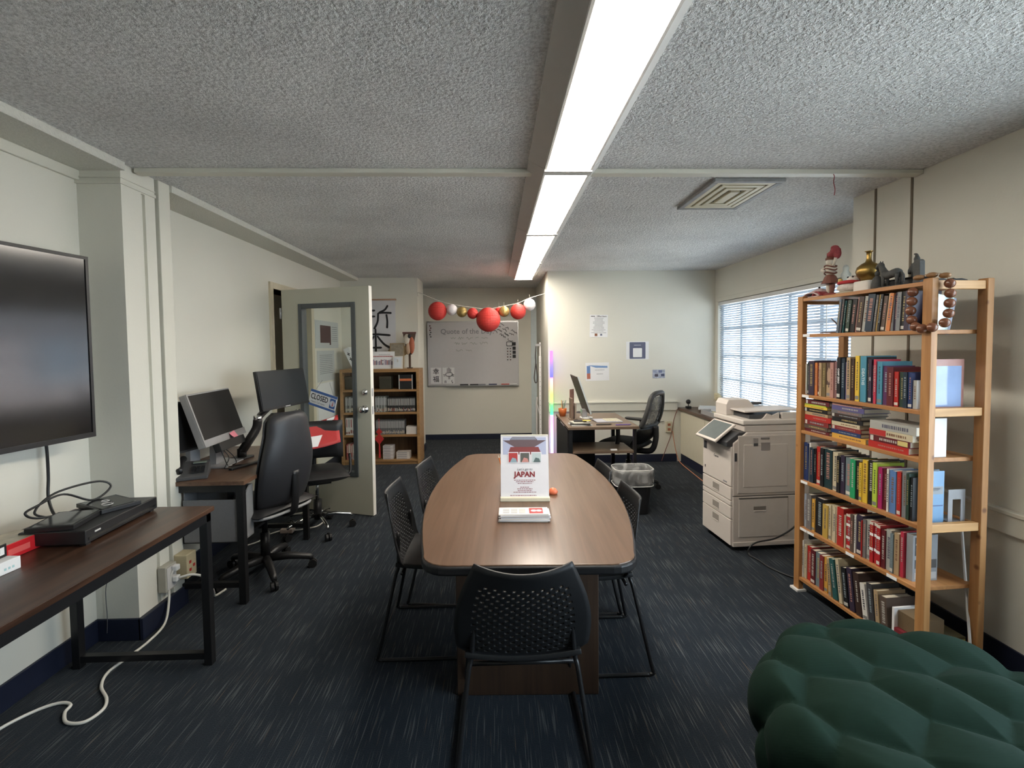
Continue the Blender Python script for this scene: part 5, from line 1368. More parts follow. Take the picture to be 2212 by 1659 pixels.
# side face details (toward the camera)
def side(name, x0, x1, z0, z1, m, p=.003): return MB().box(x0, x1, -p, .001, z0, z1).build(name, m, cp, bevel=min(.003, p * .6))
side('side_door', .045, .50, .425, .845, mat('copier_beige_side', (.56, .505, .46), .5), .006)
side('inner_door', .085, .42, .47, .78, CB, .009)
side('door_latch', .155, .195, .765, .825, flat((.30, .27, .25)), .0095)
side('latch_finger', .158, .192, .768, .79, DK, .0105)
side('caution_label', .215, .285, .735, .795, flat((.26, .23, .22)), .0098)
side('arrow_label', .215, .28, .815, .83, flat((.18, .16, .15)), .0098)
side('vent_slot', .02, .038, .66, .72, DK, .004)
side('lower_side_panel', .055, .43, .105, .385, mat('copier_beige_low', (.56, .505, .46), .5), .006)
side('lower_seam', .055, .43, .383, .395, SEAM, .007)
side('side_pull', .165, .26, .298, .33, flat((.18, .16, .14)), .008)
side('side_pull_lip', .165, .26, .292, .30, CB2, .011)
side('skirt', .012, .60, .038, .07, CB, .008)
# scanner and feeder
MB().box(.10, .60, .01, .42, .868, .915).build('scanner_base', CB, cp, bevel=.006)
MB().box(.085, .60, .005, .425, .918, .955).build('scanner_lid', CB2, cp, bevel=.008)
MB().prism([(.10, .955), (.33, .955), (.33, 1.02), (.28, 1.075), (.12, 1.075), (.10, 1.04)], .26, .42, 'y').build('feeder_head', CB2, cp, bevel=.006)
MB().prism([(.13, 1.0), (.56, 1.01), (.56, 1.02), (.13, 1.012)], .06, .30, 'y').build('feed_tray', CB2, cp, bevel=.004)
MB().box(.16, .52, .05, .30, .957, .985).build('output_slot', DK, cp)
MB().box(.22, .40, .28, .30, 1.03, 1.05).build('intake_slot', DK, cp)
MB().prism([(.25, .955), (.38, .955), (.38, 1.0), (.33, .98), (.29, .995), (.265, .965)], .035, .05, 'y').build('tray_guide', CB2, cp)
MB().box(.40, .54, .03, .06, .955, 1.0).build('tray_stop', CB2, cp, bevel=.004)
# control panel
MB().prism([(-.035, .765), (.115, .765), (.115, .868), (.06, .868), (-.035, .80)], .01, .43, 'y').build('panel_base', DK, cp, bevel=.006)
T = Matrix.Translation((-.01, .06, .845)) @ Matrix.Rotation(math.radians(-38), 4, 'Y')
MB().box(-.10, .10, 0, .30, 0, .018).xf(T).build('touch_panel', CB2, cp, bevel=.006)
MB().box(-.08, .085, .02, .28, .0182, .0195).xf(T).build('touch_screen', mat('touch_glass', (.14, .16, .16), .12), cp)
cc = MB().tube(smooth_path([(2.25, 3.375, .40), (2.20, 3.37, .30), (2.12, 3.36, .19), (1.98, 3.35, .115), (1.85, 3.35, .09), (1.79, 3.34, .06), (1.775, 3.33, .012), (1.80, 3.25, .006), (1.82, 3.12, .006), (1.90, 2.98, .006), (2.05, 2.95, .006)], 6), .006, 8).build('power_cable', BLACK, None, smooth=True)
tag(cc, 'black power cord draped across the side of the copier', 'cord')
# ================================================================== pine bookcase
PINE = wood('pine', (.33, .148, .048), (.48, .245, .092), 'z', rough=.5, fine=28, knots=True)
PINEX = wood('pine_shelf', (.33, .14, .046), (.46, .22, .08), 'x', rough=.5, fine=30)
BKM = Matrix.Translation((1.815, 2.875, 0)) @ Matrix.Rotation(math.atan2(-.84, .058), 4, 'Z')
pk = thing('pine_bookcase', 'open pine bookcase crowded with books against the right wall', 'bookcase')
pk.matrix_world = BKM
BL, BD, BH = .842, .30, 1.768
SHZ = {'A': 1.557, 'B': 1.20, 'C': .985, 'D': .686, 'E': .40, 'F': .09}
for x in (0, BL - .044):
    for y in (0, BD - .032): MB().box(x, x + .044, y, y + .032, .012, BH + .012).build('post', PINE, pk, bevel=.003)
    for z in (1.733, 1.176, .661, .10): MB().box(x + .008, x + .036, .032, BD - .032, z, z + .037).build('side_rail', wood('pine_rail', (.44, .235, .085), (.60, .34, .14), 'y', rough=.5, fine=30), pk, bevel=.002)
for z in [BH] + list(SHZ.values()):
    MB().box(.045, BL - .045, .002, BD - .004, z - .018, z).build('shelf', PINEX, pk, bevel=.0015)
for y in (0,): MB().box(-.012, .055, -.015, .045, 0, .012).build('foot_pad', WHITEP, pk)
MB().box(BL - .055, BL + .012, -.015, .045, 0, .012).build('foot_pad', WHITEP, pk)
for x in (0, BL - .044): MB().box(x - .006, x + .05, BD - .045, BD + .01, 0, .012).build('foot_pad', WHITEP, pk)
for z, xs in ((1.20, (.05,)), (.686, (.05, )), (.40, (.05, .11, .40, .65)), (1.557, (.05,))):
    for x in xs: MB().box(x, x + .055, .0, .002, z - .016, z - .001).build('shelf_tag', WHITE, pk)
PAL = dict(g6=((.10, .13, .17), 'slate blue'), bk=((.012, .012, .014), 'black'), g3=((.05, .05, .055), 'dark grey'), tl=((.02, .09, .09), 'dark teal'), dg=((.025, .05, .035), 'dark green'), pk=((.42, .22, .19), 'dusty pink'), db=((.045, .025, .02), 'dark brown'), lg=((.38, .38, .35), 'pale grey'), nv=((.015, .03, .05), 'navy'), g4=((.16, .15, .15), 'grey'), gd=((.42, .29, .09), 'gold'), br=((.10, .07, .055), 'brown'), cr=((.55, .48, .33), 'cream'), **{'or': ((.58, .20, .06), 'orange')}, g5=((.20, .21, .22), 'mid grey'), dp=((.035, .025, .05), 'dark purple'), wh=((.70, .68, .63), 'white'), mr=((.11, .015, .02), 'maroon'), tn=((.42, .30, .17), 'tan'), ol=((.15, .11, .05), 'olive brown'), mv=((.22, .11, .11), 'mauve'), bp=((.10, .09, .22), 'violet blue'), rd=((.42, .025, .02), 'red'), yl=((.68, .46, .05), 'yellow'), tb=((.07, .26, .36), 'teal blue'), pr=((.48, .035, .07), 'crimson'), pu=((.09, .03, .10), 'purple'), bl=((.02, .04, .13), 'dark blue'), bl2=((.10, .20, .42), 'mid blue'), dt=((.012, .035, .04), 'blackish teal'), sg=((.15, .20, .22), 'grey-blue'), gr=((.02, .30, .12), 'green'), lm=((.42, .55, .06), 'lime green'), mg=((.36, .02, .12), 'magenta'), lb=((.38, .44, .52), 'light blue'), oy=((.62, .34, .06), 'amber'), mu=((.48, .32, .07), 'mustard'), rw=((.42, .02, .025), 'red white-banded'), dr=((.22, .03, .03), 'dark red'))
ORD = ['first', 'second', 'third', 'fourth', 'fifth', 'sixth', 'seventh', 'eighth', 'ninth', 'tenth', 'eleventh', 'twelfth', 'thirteenth', 'fourteenth', 'fifteenth', 'sixteenth', 'seventeenth', 'eighteenth', 'nineteenth', 'twentieth', 'twenty-first', 'twenty-second', 'twenty-third', 'twenty-fourth', 'twenty-fifth', 'twenty-sixth', 'twenty-seventh', 'twenty-eighth', 'twenty-ninth', 'thirtieth']
SHN = {'A': 'top shelf', 'B': 'second shelf', 'C': 'third shelf', 'D': 'fourth shelf', 'E': 'fifth shelf', 'F': 'bottom shelf'}
def title_bars(h, w_, seed, y=-.0008):
    r = random.Random(seed); mb = MB()
    z = h * r.uniform(.22, .35); top = h * r.uniform(.80, .92)
    bw = w_ * r.uniform(.18, .42)
    while z < top:
        L_ = r.uniform(.003, .008)
        mb.box(-bw / 2, bw / 2, y, 0, z, z + L_); z += L_ + r.uniform(.002, .006)
    return mb
def book(w_, h, d_, col, lab, M_, grp, seed, title=True, words=None, tcol=None, name='book'):
    """local: x thickness centred, y 0 (spine) to d_, z 0..h"""
    m = flat(col, .45)
    t_ = min(.0025, w_ * .2)
    o = MB().box(-w_ / 2, -w_ / 2 + t_, 0, d_, 0, h).box(w_ / 2 - t_, w_ / 2, 0, d_, 0, h).box(-w_ / 2 + t_, w_ / 2 - t_, 0, .003, 0, h).build(name, m)
    o.matrix_world = M_
    tag(o, lab, 'book', grp)
    MB().box(-w_ / 2 + t_, w_ / 2 - t_, .003, d_ - .004, .003, h - .003).build('pages', PAGE, o)
    dark = sum(col) < .6
    tc = flat(tcol) if tcol else flat([(.42, .40, .36), (.36, .28, .12), (.25, .30, .32), (.40, .20, .16)][seed % 4] if dark else [(.05, .05, .06), (.20, .10, .06), (.10, .10, .14)][seed % 3])
    if words:
        s_ = w_ * .62
        text(words, s_, tc, o, Matrix.Translation((0, -.0006, h * .55)) @ Matrix.Rotation(PI / 2, 4, 'X') @ Matrix.Rotation(-PI / 2, 4, 'Z'), name='spine_title', bold=.0006)
    elif title and w_ > .009:
        title_bars(h, w_, seed).build('spine_title', tc, o)['kind'] = 'stuff'
    if w_ > .016 and seed % 3 == 0:
        MB().box(-w_ * .42, w_ * .42, -.0007, 0, h * .04, h * .12).build('spine_mark', flat((.55, .53, .48) if dark else (.2, .2, .2)), o)
    return o
ROWS = {
'A':(1.557,"277 17 180 g6;293 10 180 bk;304 14 180 g3;318 10 170 tl;328 16 170 bk;344 22 170 dg;366 31 170 bk;397 15 180 pk;412 32 180 db;444 27 180 lg;471 44 186 nv;515 12 180 g4;527 15 180 gd;543 15 180 bk;558 22 170 br;580 13 180 cr;593 21 180 or;614 13 170 g5;626 17 180 dp;644 22 180 g5;665 24 180 bk;690 27 180 dp"),
'B':(1.2,"48 9 180 wh;57 20 190 dg;77 46 200 dp;122 19 190 or;141 19 190 mr;160 18 190 tn;178 27 190 ol;205 37 190 tn;242 26 195 pk;268 27 200 mv;295 25 225 bk;320 24 220 nv;345 16 200 bp;361 24 225 tn;384 23 220 db;407 10 195 rd;417 26 235 yl;443 38 235 tb;482 16 230 bk;498 19 220 dp;517 16 190 dp;533 15 220 pr;548 30 210 tb;579 30 190 pu;608 35 185 mr;643 23 165 rd;667 26 165 dg;693 21 165 nv;714 21 165 bl;735 19 130 lg"),
'D':(0.686,"46 36 225 bl;84 13 230 wh;97 33 205 nv;130 14 200 bk;144 37 220 rd;181 27 220 bk;208 57 220 dt;266 36 215 cr;302 23 200 bk;325 30 210 dp;355 40 205 sg;395 33 205 gr;428 28 205 bk;457 17 200 yl;473 31 220 yl;504 33 225 bk;538 27 220 lm;566 24 205 mg;589 30 200 mr;619 10 210 wh;629 35 205 bl2;664 9 190 cr;673 21 210 rd;695 28 220 g5;724 16 215 dg;740 14 200 bk"),
'E':(0.4,"47 29 200 lb;76 40 210 g4;116 23 190 oy;140 66 210 bk;206 39 190 mu;245 19 200 cr;265 19 200 cr;284 16 200 cr;300 16 200 cr;316 45 210 rd;361 9 180 cr;370 34 190 rw;405 21 200 br;426 10 200 wh;437 37 210 dp;474 6 190 rd;480 20 200 g4;500 27 205 lg;527 21 205 rw;549 21 205 rw;571 21 205 rw;592 25 190 mr;617 28 200 lg;646 17 190 sg;663 27 200 tn;691 17 215 pr"),
'F':(0.09,"47 10 225 wh;57 21 205 cr;79 37 205 rd;116 36 200 mr;152 40 200 sg;192 31 200 dr;223 26 200 oy"),
}
WORDS = {('B', 10): ('CAMP ZERO', (.75, .75, .75)), ('B', 17): ('DEATHS', (.55, .65, .68)), ('B', 19): ('CIX', (.5, .5, .5))}
sd = 0
for rk_, (z, t_) in ROWS.items():
    x_prev = .046
    for i, b in enumerate(t_.split(';')):
        x, w_, h, c = b.split(); x, w_, h = int(x) / 1000, int(w_) / 1000, int(h) / 1000
        col, cn = PAL[c]; sd += 1
        size = 'thick ' if w_ > .034 else ('thin ' if w_ < .013 else '')
        lean = math.radians(7) if rk_ == 'A' and i < 17 else (math.radians(3) if rk_ == 'A' else 0)
        y0 = .018 + (sd * 37 % 11) * .0012
        d_ = .125 + (sd * 53 % 7) * .007
        lab = '%s%s book, %s from the left on the %s of the pine bookcase' % (size, cn, ORD[i], SHN[rk_])
        M_ = BKM @ Matrix.Translation((x + w_ / 2, y0, z + .0006 + (abs(math.sin(lean)) * w_ / 2))) @ Matrix.Rotation(lean, 4, 'Y')
        wd = WORDS.get((rk_, i))
        o = book(w_ - .0008, h, d_, col, lab, M_, 'books on the ' + SHN[rk_], sd, words=wd[0] if wd else None, tcol=wd[1] if wd else None)
        if c == 'rw':
            for zz in (.30, .66): MB().box(-w_ * .5, w_ * .5, -.001, 0, h * zz, h * zz + .014).build('white_band', WHITE, o)
            MB().box(-w_ * .5, w_ * .5, -.001, 0, h * .93, h).build('white_band', flat((.60, .56, .48)), o)
        if rk_ == 'B' and i == 7:
            MB().box(-w_ * .5, w_ * .5, -.0009, 0, h * .36, h).build('spine_portrait', flat((.10, .06, .045)), o)
            MB().prism([(-.010, h * .5), (.004, h * .42), (.014, h * .55), (.012, h * .8), (0, h * .88), (-.012, h * .72)], -.0014, -.0008, 'y').build('spine_face', flat((.40, .27, .18)), o)
# lying stacks on the third shelf
def lying(x0, L_, th, z, c, lab, seed, rot=0):
    col, cn = PAL[c]
    M_ = BKM @ Matrix.Translation((x0, .016, z + .0004)) @ Matrix.Rotation(math.radians(rot), 4, 'Z') @ Matrix.Translation((0, 0, th / 2)) @ Matrix.Rotation(PI / 2, 4, 'Y')
    return book(th - .0006, L_, .15, col, cn + ' book ' + lab, M_, 'lying books on the third shelf', seed)
zc = .985
for (xs_, items, nm_) in ((.05, [('mr', .19, .018), ('br', .185, .024), ('dr', .19, .026), ('rd', .205, .030), ('tn', .18, .018), ('bk', .18, .024), ('yl', .18, .014), ('lm', .17, .008), ('mr', .19, .024)], 'left'), (.262, [('oy', .225, .026), ('bl', .20, .022), ('dr', .20, .022), ('cr', .19, .022), ('bk', .205, .024), ('db', .20, .020), ('g4', .205, .018), ('bp', .215, .026), ('pk', .20, .014), ('sg', .20, .020)], 'middle'), (.512, [('rd', .22, .032), ('mr', .225, .030), ('cr', .235, .032), ('lg', .25, .040)], 'right')):
    z = zc
    for i, (c, L_, th) in enumerate(items):
        sd += 1
        dx = (sd * 29 % 9) * .0012
        where = 'at the bottom' if i == 0 else ('on top' if i == len(items) - 1 else '%s up' % ORD[i])
        o = lying(xs_ + dx, L_, th, z, c, 'lying %s of the %s pile on the third shelf' % (where, nm_), sd)
        z += th
        if nm_ == 'right' and i == 2: MB().box(-.014, .014, -.0012, 0, .0, L_ * .4).build('red_half', flat((.45, .03, .03)), o)
        if nm_ == 'right' and i == 1: MB().box(-.011, .011, -.0012, 0, L_ * .72, L_ * .95).build('yellow_label', flat((.62, .52, .2)), o)
# leaning books and box on the bottom shelf
for i, (x, w_, h, c, a, lab) in enumerate(((.252, .020, .20, 'tn', -6, 'tan book tilted left on the bottom shelf'), (.285, .034, .215, 'tl', -10, 'teal book tilted left on the bottom shelf'), (.330, .022, .235, 'cr', -9, 'cream book tilted behind the teal one on the bottom shelf'), (.362, .032, .205, 'bk', -8, 'black book tilted on the bottom shelf'), (.402, .034, .22, 'dp', -8, 'plum book tilted left on the bottom shelf'), (.444, .036, .215, 'db', -8, 'brown picture book tilted on the bottom shelf'), (.488, .030, .18, 'wh', -9, 'white book tilted left on the bottom shelf'), (.525, .034, .20, 'g3', -7, 'charcoal book tilted on the bottom shelf'), (.565, .024, .185, 'tn', -6, 'second tan book tilted left on the bottom shelf'), (.595, .040, .175, 'br', -5, 'thick brown book tilted left on the bottom shelf'))):
    sd += 1
    al = math.radians(a)
    M_ = BKM @ Matrix.Translation((x + w_ / 2 + .02, .012, .0912 + w_ / 2 * abs(math.sin(al)))) @ Matrix.Rotation(al, 4, 'Y')
    book(w_ - .001, h, .15, PAL[c][0], lab, M_, 'tilted books on the bottom shelf', sd)
bxm = thing('white_box', 'white bracketed box with brown top at the near end of the bottom shelf', 'box'); bxm.matrix_world = BKM @ Matrix.Translation((.665, .02, .0905))
MB().box(0, .012, 0, .14, 0, .15).build('white_side', WHITE, bxm); MB().box(.012, .115, .02, .15, .06, .14).build('brown_block', flat((.16, .11, .06)), bxm)
MB().box(.012, .115, 0, .14, 0, .058).build('maroon_block', flat((.20, .02, .03)), bxm); MB().box(.085, .116, -.002, .14, 0, .059).build('white_end', WHITE, bxm); MB().box(.012, .03, -.002, .14, 0, .03).build('white_corner', WHITE, bxm)
# cover-facing items at the near end
def endbook(u, y0, y1, z, h, th, col, lab, extra, cat='book', name='large_book'):
    o = thing(name, lab, cat); o.matrix_world = BKM @ Matrix.Translation((u, 0, z + .0006))
    MB().box(0, th - .003, y0 + .002, y1 - .004, .002, h - .003).build('pages', PAGE, o)
    MB().box(th - .003, th, y0, y1, 0, h).box(-.003, 0, y0, y1, 0, h).box(0, th - .003, y0, y0 + .002, 0, h).build('cover', flat(col, .3), o)
    for (a, b, c, d_, m) in extra: MB().box(th, th + .0008, a, b, c, d_).build('printed_area', m, o)
    return o
endbook(.757, .055, .235, 1.20, .225, .022, (.40, .20, .17), 'large pink-bordered book facing out at the near end of the second shelf', [(.075, .222, .012, .195, mat('glossy_blue_print', (.30, .40, .62), .06, var=.25, scale=8))])
endbook(.757, .055, .15, .686, .235, .024, (.16, .32, .52), 'light blue mountain book facing out at the near end of the fourth shelf', [(.06, .145, .13, .165, flat((.30, .33, .36))), (.085, .13, .145, .16, flat((.62, .63, .63))), (.06, .145, .075, .08, flat((.08, .14, .28)))])
ab = endbook(.715, .04, .165, .40, .215, .03, (.30, .32, .34), 'grey photo book lettered ASIA at the near end of the fifth shelf', [(.05, .11, .12, .205, flat((.07, .07, .075))), (.05, .16, .06, .10, flat((.09, .09, .09))), (.05, .16, .01, .04, flat((.5, .5, .5)))])
text('ASIA', .026, WHITE, ab, Matrix.Translation((.0312, .08, .178)) @ Matrix.Rotation(PI / 2, 4, 'Z') @ Matrix.Rotation(PI / 2, 4, 'X'), bold=.0006)
wpn = MB().box(0, .006, .05, .155, 0, .175).build('plain_board', WHITEP, None); wpn.matrix_world = BKM @ Matrix.Translation((.775, 0, .9856)); tag(wpn, 'plain white panel standing at the near end of the third shelf', 'panel')
mir = thing('glass_frame', 'pale glass picture frame leaning at the near end of the top shelf', 'frame'); mir.matrix_world = BKM @ Matrix.Translation((.755, .07, 1.5576)) @ Matrix.Rotation(math.radians(-12), 4, 'X')
MB().box(0, .012, 0, .10, 0, .165).build('frame_board', flat((.30, .32, .40)), mir); MB().box(.012, .0135, .0, .085, .008, .165).build('glass_face', mat('pale_gloss', (.62, .74, .72), .05, var=.2, scale=30), mir)
be = thing('bookend', 'grey metal arched bookend on the fourth shelf', 'bookend'); be.matrix_world = BKM @ Matrix.Translation((.785, .165, .6865))
arch = [(0, 0), (.085, 0), (.085, .145), (.078, .15), (.007, .15), (0, .145)]
MB().box(0, .003, 0, .022, 0, .15).box(0, .003, .063, .085, 0, .15).box(0, .003, .022, .063, .105, .15).build('upright', GREY, be); MB().box(-.10, .003, .0, .085, 0, .0025).build('foot_plate', GREY, be)
# ---- things standing on top of the bookcase
TP = BH + .0006
def top(name, lab, cat, u, y, rz=0):
    o = thing(name, lab, cat); o.matrix_world = BKM @ Matrix.Translation((u, y, TP)) @ Matrix.Rotation(rz, 4, 'Z'); return o
IV = flat((.62, .56, .47), .5); RST = flat((.16, .055, .035), .6); RDF = mat('red_feather', (.26, .04, .045), .8, var=.4, scale=60, bump=1, bscale=90)
dn = top('dancer_figurine', 'ivory dancing figurine with a tall red crown on top of the bookcase', 'figurine', .135, .10)
MB().lathe([(.045, 0), (.05, .012), (.03, .02)], (0, 0, 0), 16).build('base', flat((.30, .07, .06)), dn)
MB().tube(smooth_path([(.012, 0, .018), (.016, 0, .06), (.01, 0, .10)], 4), [.012] * 3 + [.014] * 6, 8).build('leg', RST, dn, smooth=True)
MB().tube(smooth_path([(-.012, 0, .018), (-.012, 0, .06), (-.006, 0, .10)], 4), [.010] * 3 + [.013] * 6, 8).build('leg', IV, dn, smooth=True)
MB().lathe([(.048, .075), (.040, .09), (.03, .115), (.02, .125)], (0, 0, 0), 10).build('skirt', RST, dn)
MB().lathe([(.018, .12), (.026, .145), (.030, .165), (.02, .18), (.01, .185)], (0, 0, 0), 14).build('torso', IV, dn, smooth=True)
for z_ in (.135, .155, .172): MB().tube([(a_[0], a_[1], z_ - .006 * math.cos(math.atan2(a_[1], a_[0]) * 2)) for a_ in arc((0, 0, 0), .030, 0, 360, 16, 'xy')[:-1]], .004, 6, closed=True).build('necklace', RST, dn, smooth=True)
MB().ball((-.004, -.003, .200), (.019, .019, .023), 12, 10).build('head', IV, dn, smooth=True)
MB().lathe([(.024, .21), (.026, .218), (.018, .228)], (-.002, 0, 0), 14).build('crown_band', RST, dn)
MB().ball((.012, 0, .240), (.03, .024, .02), 12, 8).ball((.035, .0, .255), (.03, .026, .024), 10, 8).ball((.05, 0, .238), (.02, .02, .03), 10, 8).ball((.03, 0, .274), (.022, .02, .014), 10, 8).build('crown_plume', RDF, dn, smooth=True)
MB().tube([(-.024, 0, .225), (-.026, 0, .252)], [.005, .003], 6).build('crown_spike', RST, dn)
MB().tube(smooth_path([(.018, 0, .175), (.04, -.01, .185), (.05, -.01, .215)], 4), .008, 8).build('arm', IV, dn, smooth=True)
MB().tube(smooth_path([(-.018, -.01, .17), (-.03, -.03, .155), (0, -.035, .145)], 4), .008, 8).build('arm', IV, dn, smooth=True)
cyf = top('white_statue', 'misty white carved statue behind the dancing figurine', 'figurine', .165, .17)
MB().lathe([(.034, 0), (.026, .02), (.022, .05), (.028, .075), (.02, .10), (.026, .125), (.014, .145), (.017, .16), (.012, .172), (.004, .178)], (0, 0, 0), 10).ball((.02, 0, .09), (.016, .012, .03), 8, 6).ball((-.016, 0, .06), (.014, .012, .026), 8, 6).build('body', mat('pale_jade', (.58, .64, .62), .6, var=.12, scale=40, bump=.8, bscale=60), cyf, smooth=True)
MB().lathe([(.038, 0), (.038, .01)], (0, 0, 0), 14).build('base', flat((.5, .54, .52)), cyf)
kn_ = top('knitted_doily', 'pink crocheted doily lying on the far end of the bookcase top', 'cloth', .02 + .05, .10)
MB().grid(12, 12, lambda u, v: ((u - .5) * .13, (v - .5) * .15, .025 + .03 * math.exp(-((u - .4) ** 2 + (v - .5) ** 2) * 9) - .02 * (abs(2 * u - 1) ** 3))).build('doily', mat('pink_crochet', (.55, .40, .40), .9, var=.3, scale=90, bump=1, bscale=140), kn_, smooth=True, solid=.006)
MB().grid(6, 6, lambda u, v: (.04 + (u - .5) * .06, -.04 + (v - .5) * .06, .012 + .02 * math.sin(PI * u))).build('red_petal', flat((.36, .06, .07)), kn_, smooth=True, solid=.004)
MB().ball((-.02, 0, .062), .006, 8, 6).build('button', INK, kn_)
MB().box(-.055, .055, -.06, .06, 0, .01).build('backing', flat((.5, .38, .36)), kn_)
ln = top('lion_doll', 'fluffy white and red lion dance doll beside the brass vase', 'doll', .30, .075)
FUR = mat('white_fur', (.58, .52, .47), .95, var=.25, scale=70, bump=1, bscale=130)
MB().ball((0, 0, .032), (.062, .05, .028), 14, 8).build('body', FUR, ln, smooth=True)
MB().lathe([(.058, 0), (.06, .006), (.05, .01)], (0, 0, 0), 16).build('base', flat((.5, .44, .34)), ln)
MB().tube([(p[0], p[1] * .8, .06) for p in arc((0, 0, 0), .052, 0, 360, 20, 'xy')[:-1]], .009, 6, closed=True).build('red_fringe', flat((.42, .03, .035), .9), ln, smooth=True)
MB().ball((.028, .005, .072), (.034, .03, .022), 12, 8).build('head', FUR, ln, smooth=True)
MB().ball((-.018, -.035, .072), (.014, .01, .012), 8, 6).build('gold_nose', flat((.5, .34, .1)), ln, smooth=True)
for x in (.012, .044): MB().ball((x, -.016, .086), .005, 8, 6).build('eye', INK, ln, smooth=True)
wbx = top('white_block', 'white plaster block under the brass vase', 'block', .40, .10)
MB().prism(rrect(.105, .10, .02), 0, .055, 'z').build('block', mat('plaster', (.62, .58, .53), .8, var=.08, scale=30), wbx, bevel=.006)
vs_ = thing('brass_vase', 'round brass vase with a slim neck on the white block', 'vase'); vs_.matrix_world = BKM @ Matrix.Translation((.40, .10, TP + .0555))
MB().lathe([(.022, 0), (.035, .006), (.052, .028), (.058, .05), (.052, .072), (.034, .088), (.016, .098), (.0115, .112), (.011, .135), (.013, .148), (.021, .153), (.019, .154), (.009, .148)], (0, 0, 0), 28).build('vase_body', mat('aged_brass', (.30, .19, .055), .32, metal=.9, var=.35, scale=20), vs_, smooth=True)
bbx = top('black_box', 'long black lacquer box under the stone figures', 'box', .56, .14)
MB().box(-.105, .105, -.05, .05, 0, .035).build('box_body', BLACK, bbx, bevel=.003); MB().box(-.105, .105, -.05, .05, .036, .042).build('box_lid', BLACK, bbx, bevel=.002)
STONE = mat('grey_stone', (.055, .055, .052), .75, var=.3, scale=50, bump=.6, bscale=90)
sw = top('kneeling_figure', 'small dark stone kneeling figure next to the brass vase', 'figurine', .497, .06)
MB().lathe([(.024, 0), (.027, .012), (.024, .035), (.019, .055), (.010, .066)], (0, 0, 0), 12).build('robe', STONE, sw, smooth=True); MB().ball((0, 0, .078), (.011, .012, .014), 10, 8).build('head', STONE, sw, smooth=True); MB().tube([(0, 0, .088), (.004, 0, .104)], [.007, .003], 8).build('topknot', STONE, sw, smooth=True)
hs = top('horse_figure', 'dark stone horse figure facing the window', 'figurine', .585, .055, math.radians(180))
MB().tube(smooth_path([(-.045, 0, .06), (-.02, 0, .068), (.01, 0, .062), (.035, 0, .066), (.05, 0, .078)], 4), [.014, .018, .021, .022, .021, .02, .019, .019, .019, .019, .02, .02, .021, .020, .018, .015, .010], 10).build('trunk', STONE, hs, smooth=True)
MB().tube(smooth_path([(.040, 0, .075), (.055, 0, .100), (.062, 0, .118), (.078, 0, .112), (.088, 0, .100)], 4), [.017, .016, .015, .014, .013, .013, .013, .013, .013, .012, .011, .011, .010, .009, .008, .007, .006], 10).build('neck_and_head', STONE, hs, smooth=True)
for y in (-.006, .006): MB().tube([(.060, y, .124), (.058, y, .136)], [.004, .001], 6).build('ear', STONE, hs)
for x in (-.04, .035):
    for y in (-.011, .011): MB().tube([(x, y, .06), (x + .002, y, .03), (x, y, .006)], [.010, .0065, .007], 8).build('leg', STONE, hs, smooth=True)
MB().tube(smooth_path([(-.05, 0, .066), (-.062, 0, .05), (-.062, 0, .02)], 4), .006, 6).build('tail', STONE, hs, smooth=True); MB().box(-.055, .055, -.02, .02, 0, .007).build('plinth', STONE, hs)
wr = top('warrior_figure', 'tall dark stone warrior figure standing behind the horse', 'figurine', .64, .13)
MB().lathe([(.022, 0), (.025, .03), (.022, .06), (.027, .085), (.024, .105), (.009, .115)], (0, 0, 0), 12, 1, .8).build('robe', STONE, wr, smooth=True); MB().ball((0, 0, .126), (.012, .013, .015), 10, 8).build('head', STONE, wr, smooth=True); MB().tube(smooth_path([(0, 0, .136), (-.003, 0, .148), (-.014, 0, .152)], 3), [.009, .008, .007, .006, .005, .004, .003], 8).build('topknot', STONE, wr, smooth=True)
for s in (-1, 1): MB().tube(smooth_path([(s * .022, 0, .10), (s * .03, -.006, .08), (s * .02, -.016, .062)], 3), .007, 8).build('arm', STONE, wr, smooth=True)
stl = top('stone_stele', 'short dark stone block standing near the bookcase corner', 'figurine', .735, .045)
MB().prism([(-.018, 0), (.018, 0), (.016, .10), (.008, .108), (-.014, .106), (-.017, .09)], -.014, .014, 'y').build('slab', STONE, stl, bevel=.004)
for i, (u, y, L_) in enumerate(((.80, .11, .05), (.80, .20, .07))):
    p_ = thing('carved_fragment', ['dark carved stone fragment on the near end top, beside the beads', 'longer dark carved stone fragment at the near end top by the wall'][i], 'carving'); p_.matrix_world = BKM @ Matrix.Translation((.765, y, TP)) @ Matrix.Rotation(PI / 2, 4, 'Z')
    MB().prism([(-L_ / 2, 0), (L_ / 2, 0), (L_ / 2, .012), (L_ * .1, .018), (-L_ * .3, .016), (-L_ / 2, .020)], -.02, .012, 'y').build('fragment', STONE, p_, bevel=.003)
# branch ornament and far window side
br_ = thing('twig_ornament', 'dark twig ornament lying on the top shelf by the window', 'ornament'); br_.matrix_world = BKM @ Matrix.Translation((.26, .09, 1.5576))
for pts in ([(0, 0, .01), (-.06, 0, .055), (-.10, 0, .085)], [(0, 0, .02), (-.03, .01, .06), (-.055, .01, .095)], [(0, 0, .006), (-.08, -.01, .006), (-.17, -.01, .008)]):
    MB().tube(smooth_path(pts, 4), [.006, .006, .006, .005, .005, .004, .004, .003, .002], 6).build('twig', flat((.07, .04, .03)), br_, smooth=True)
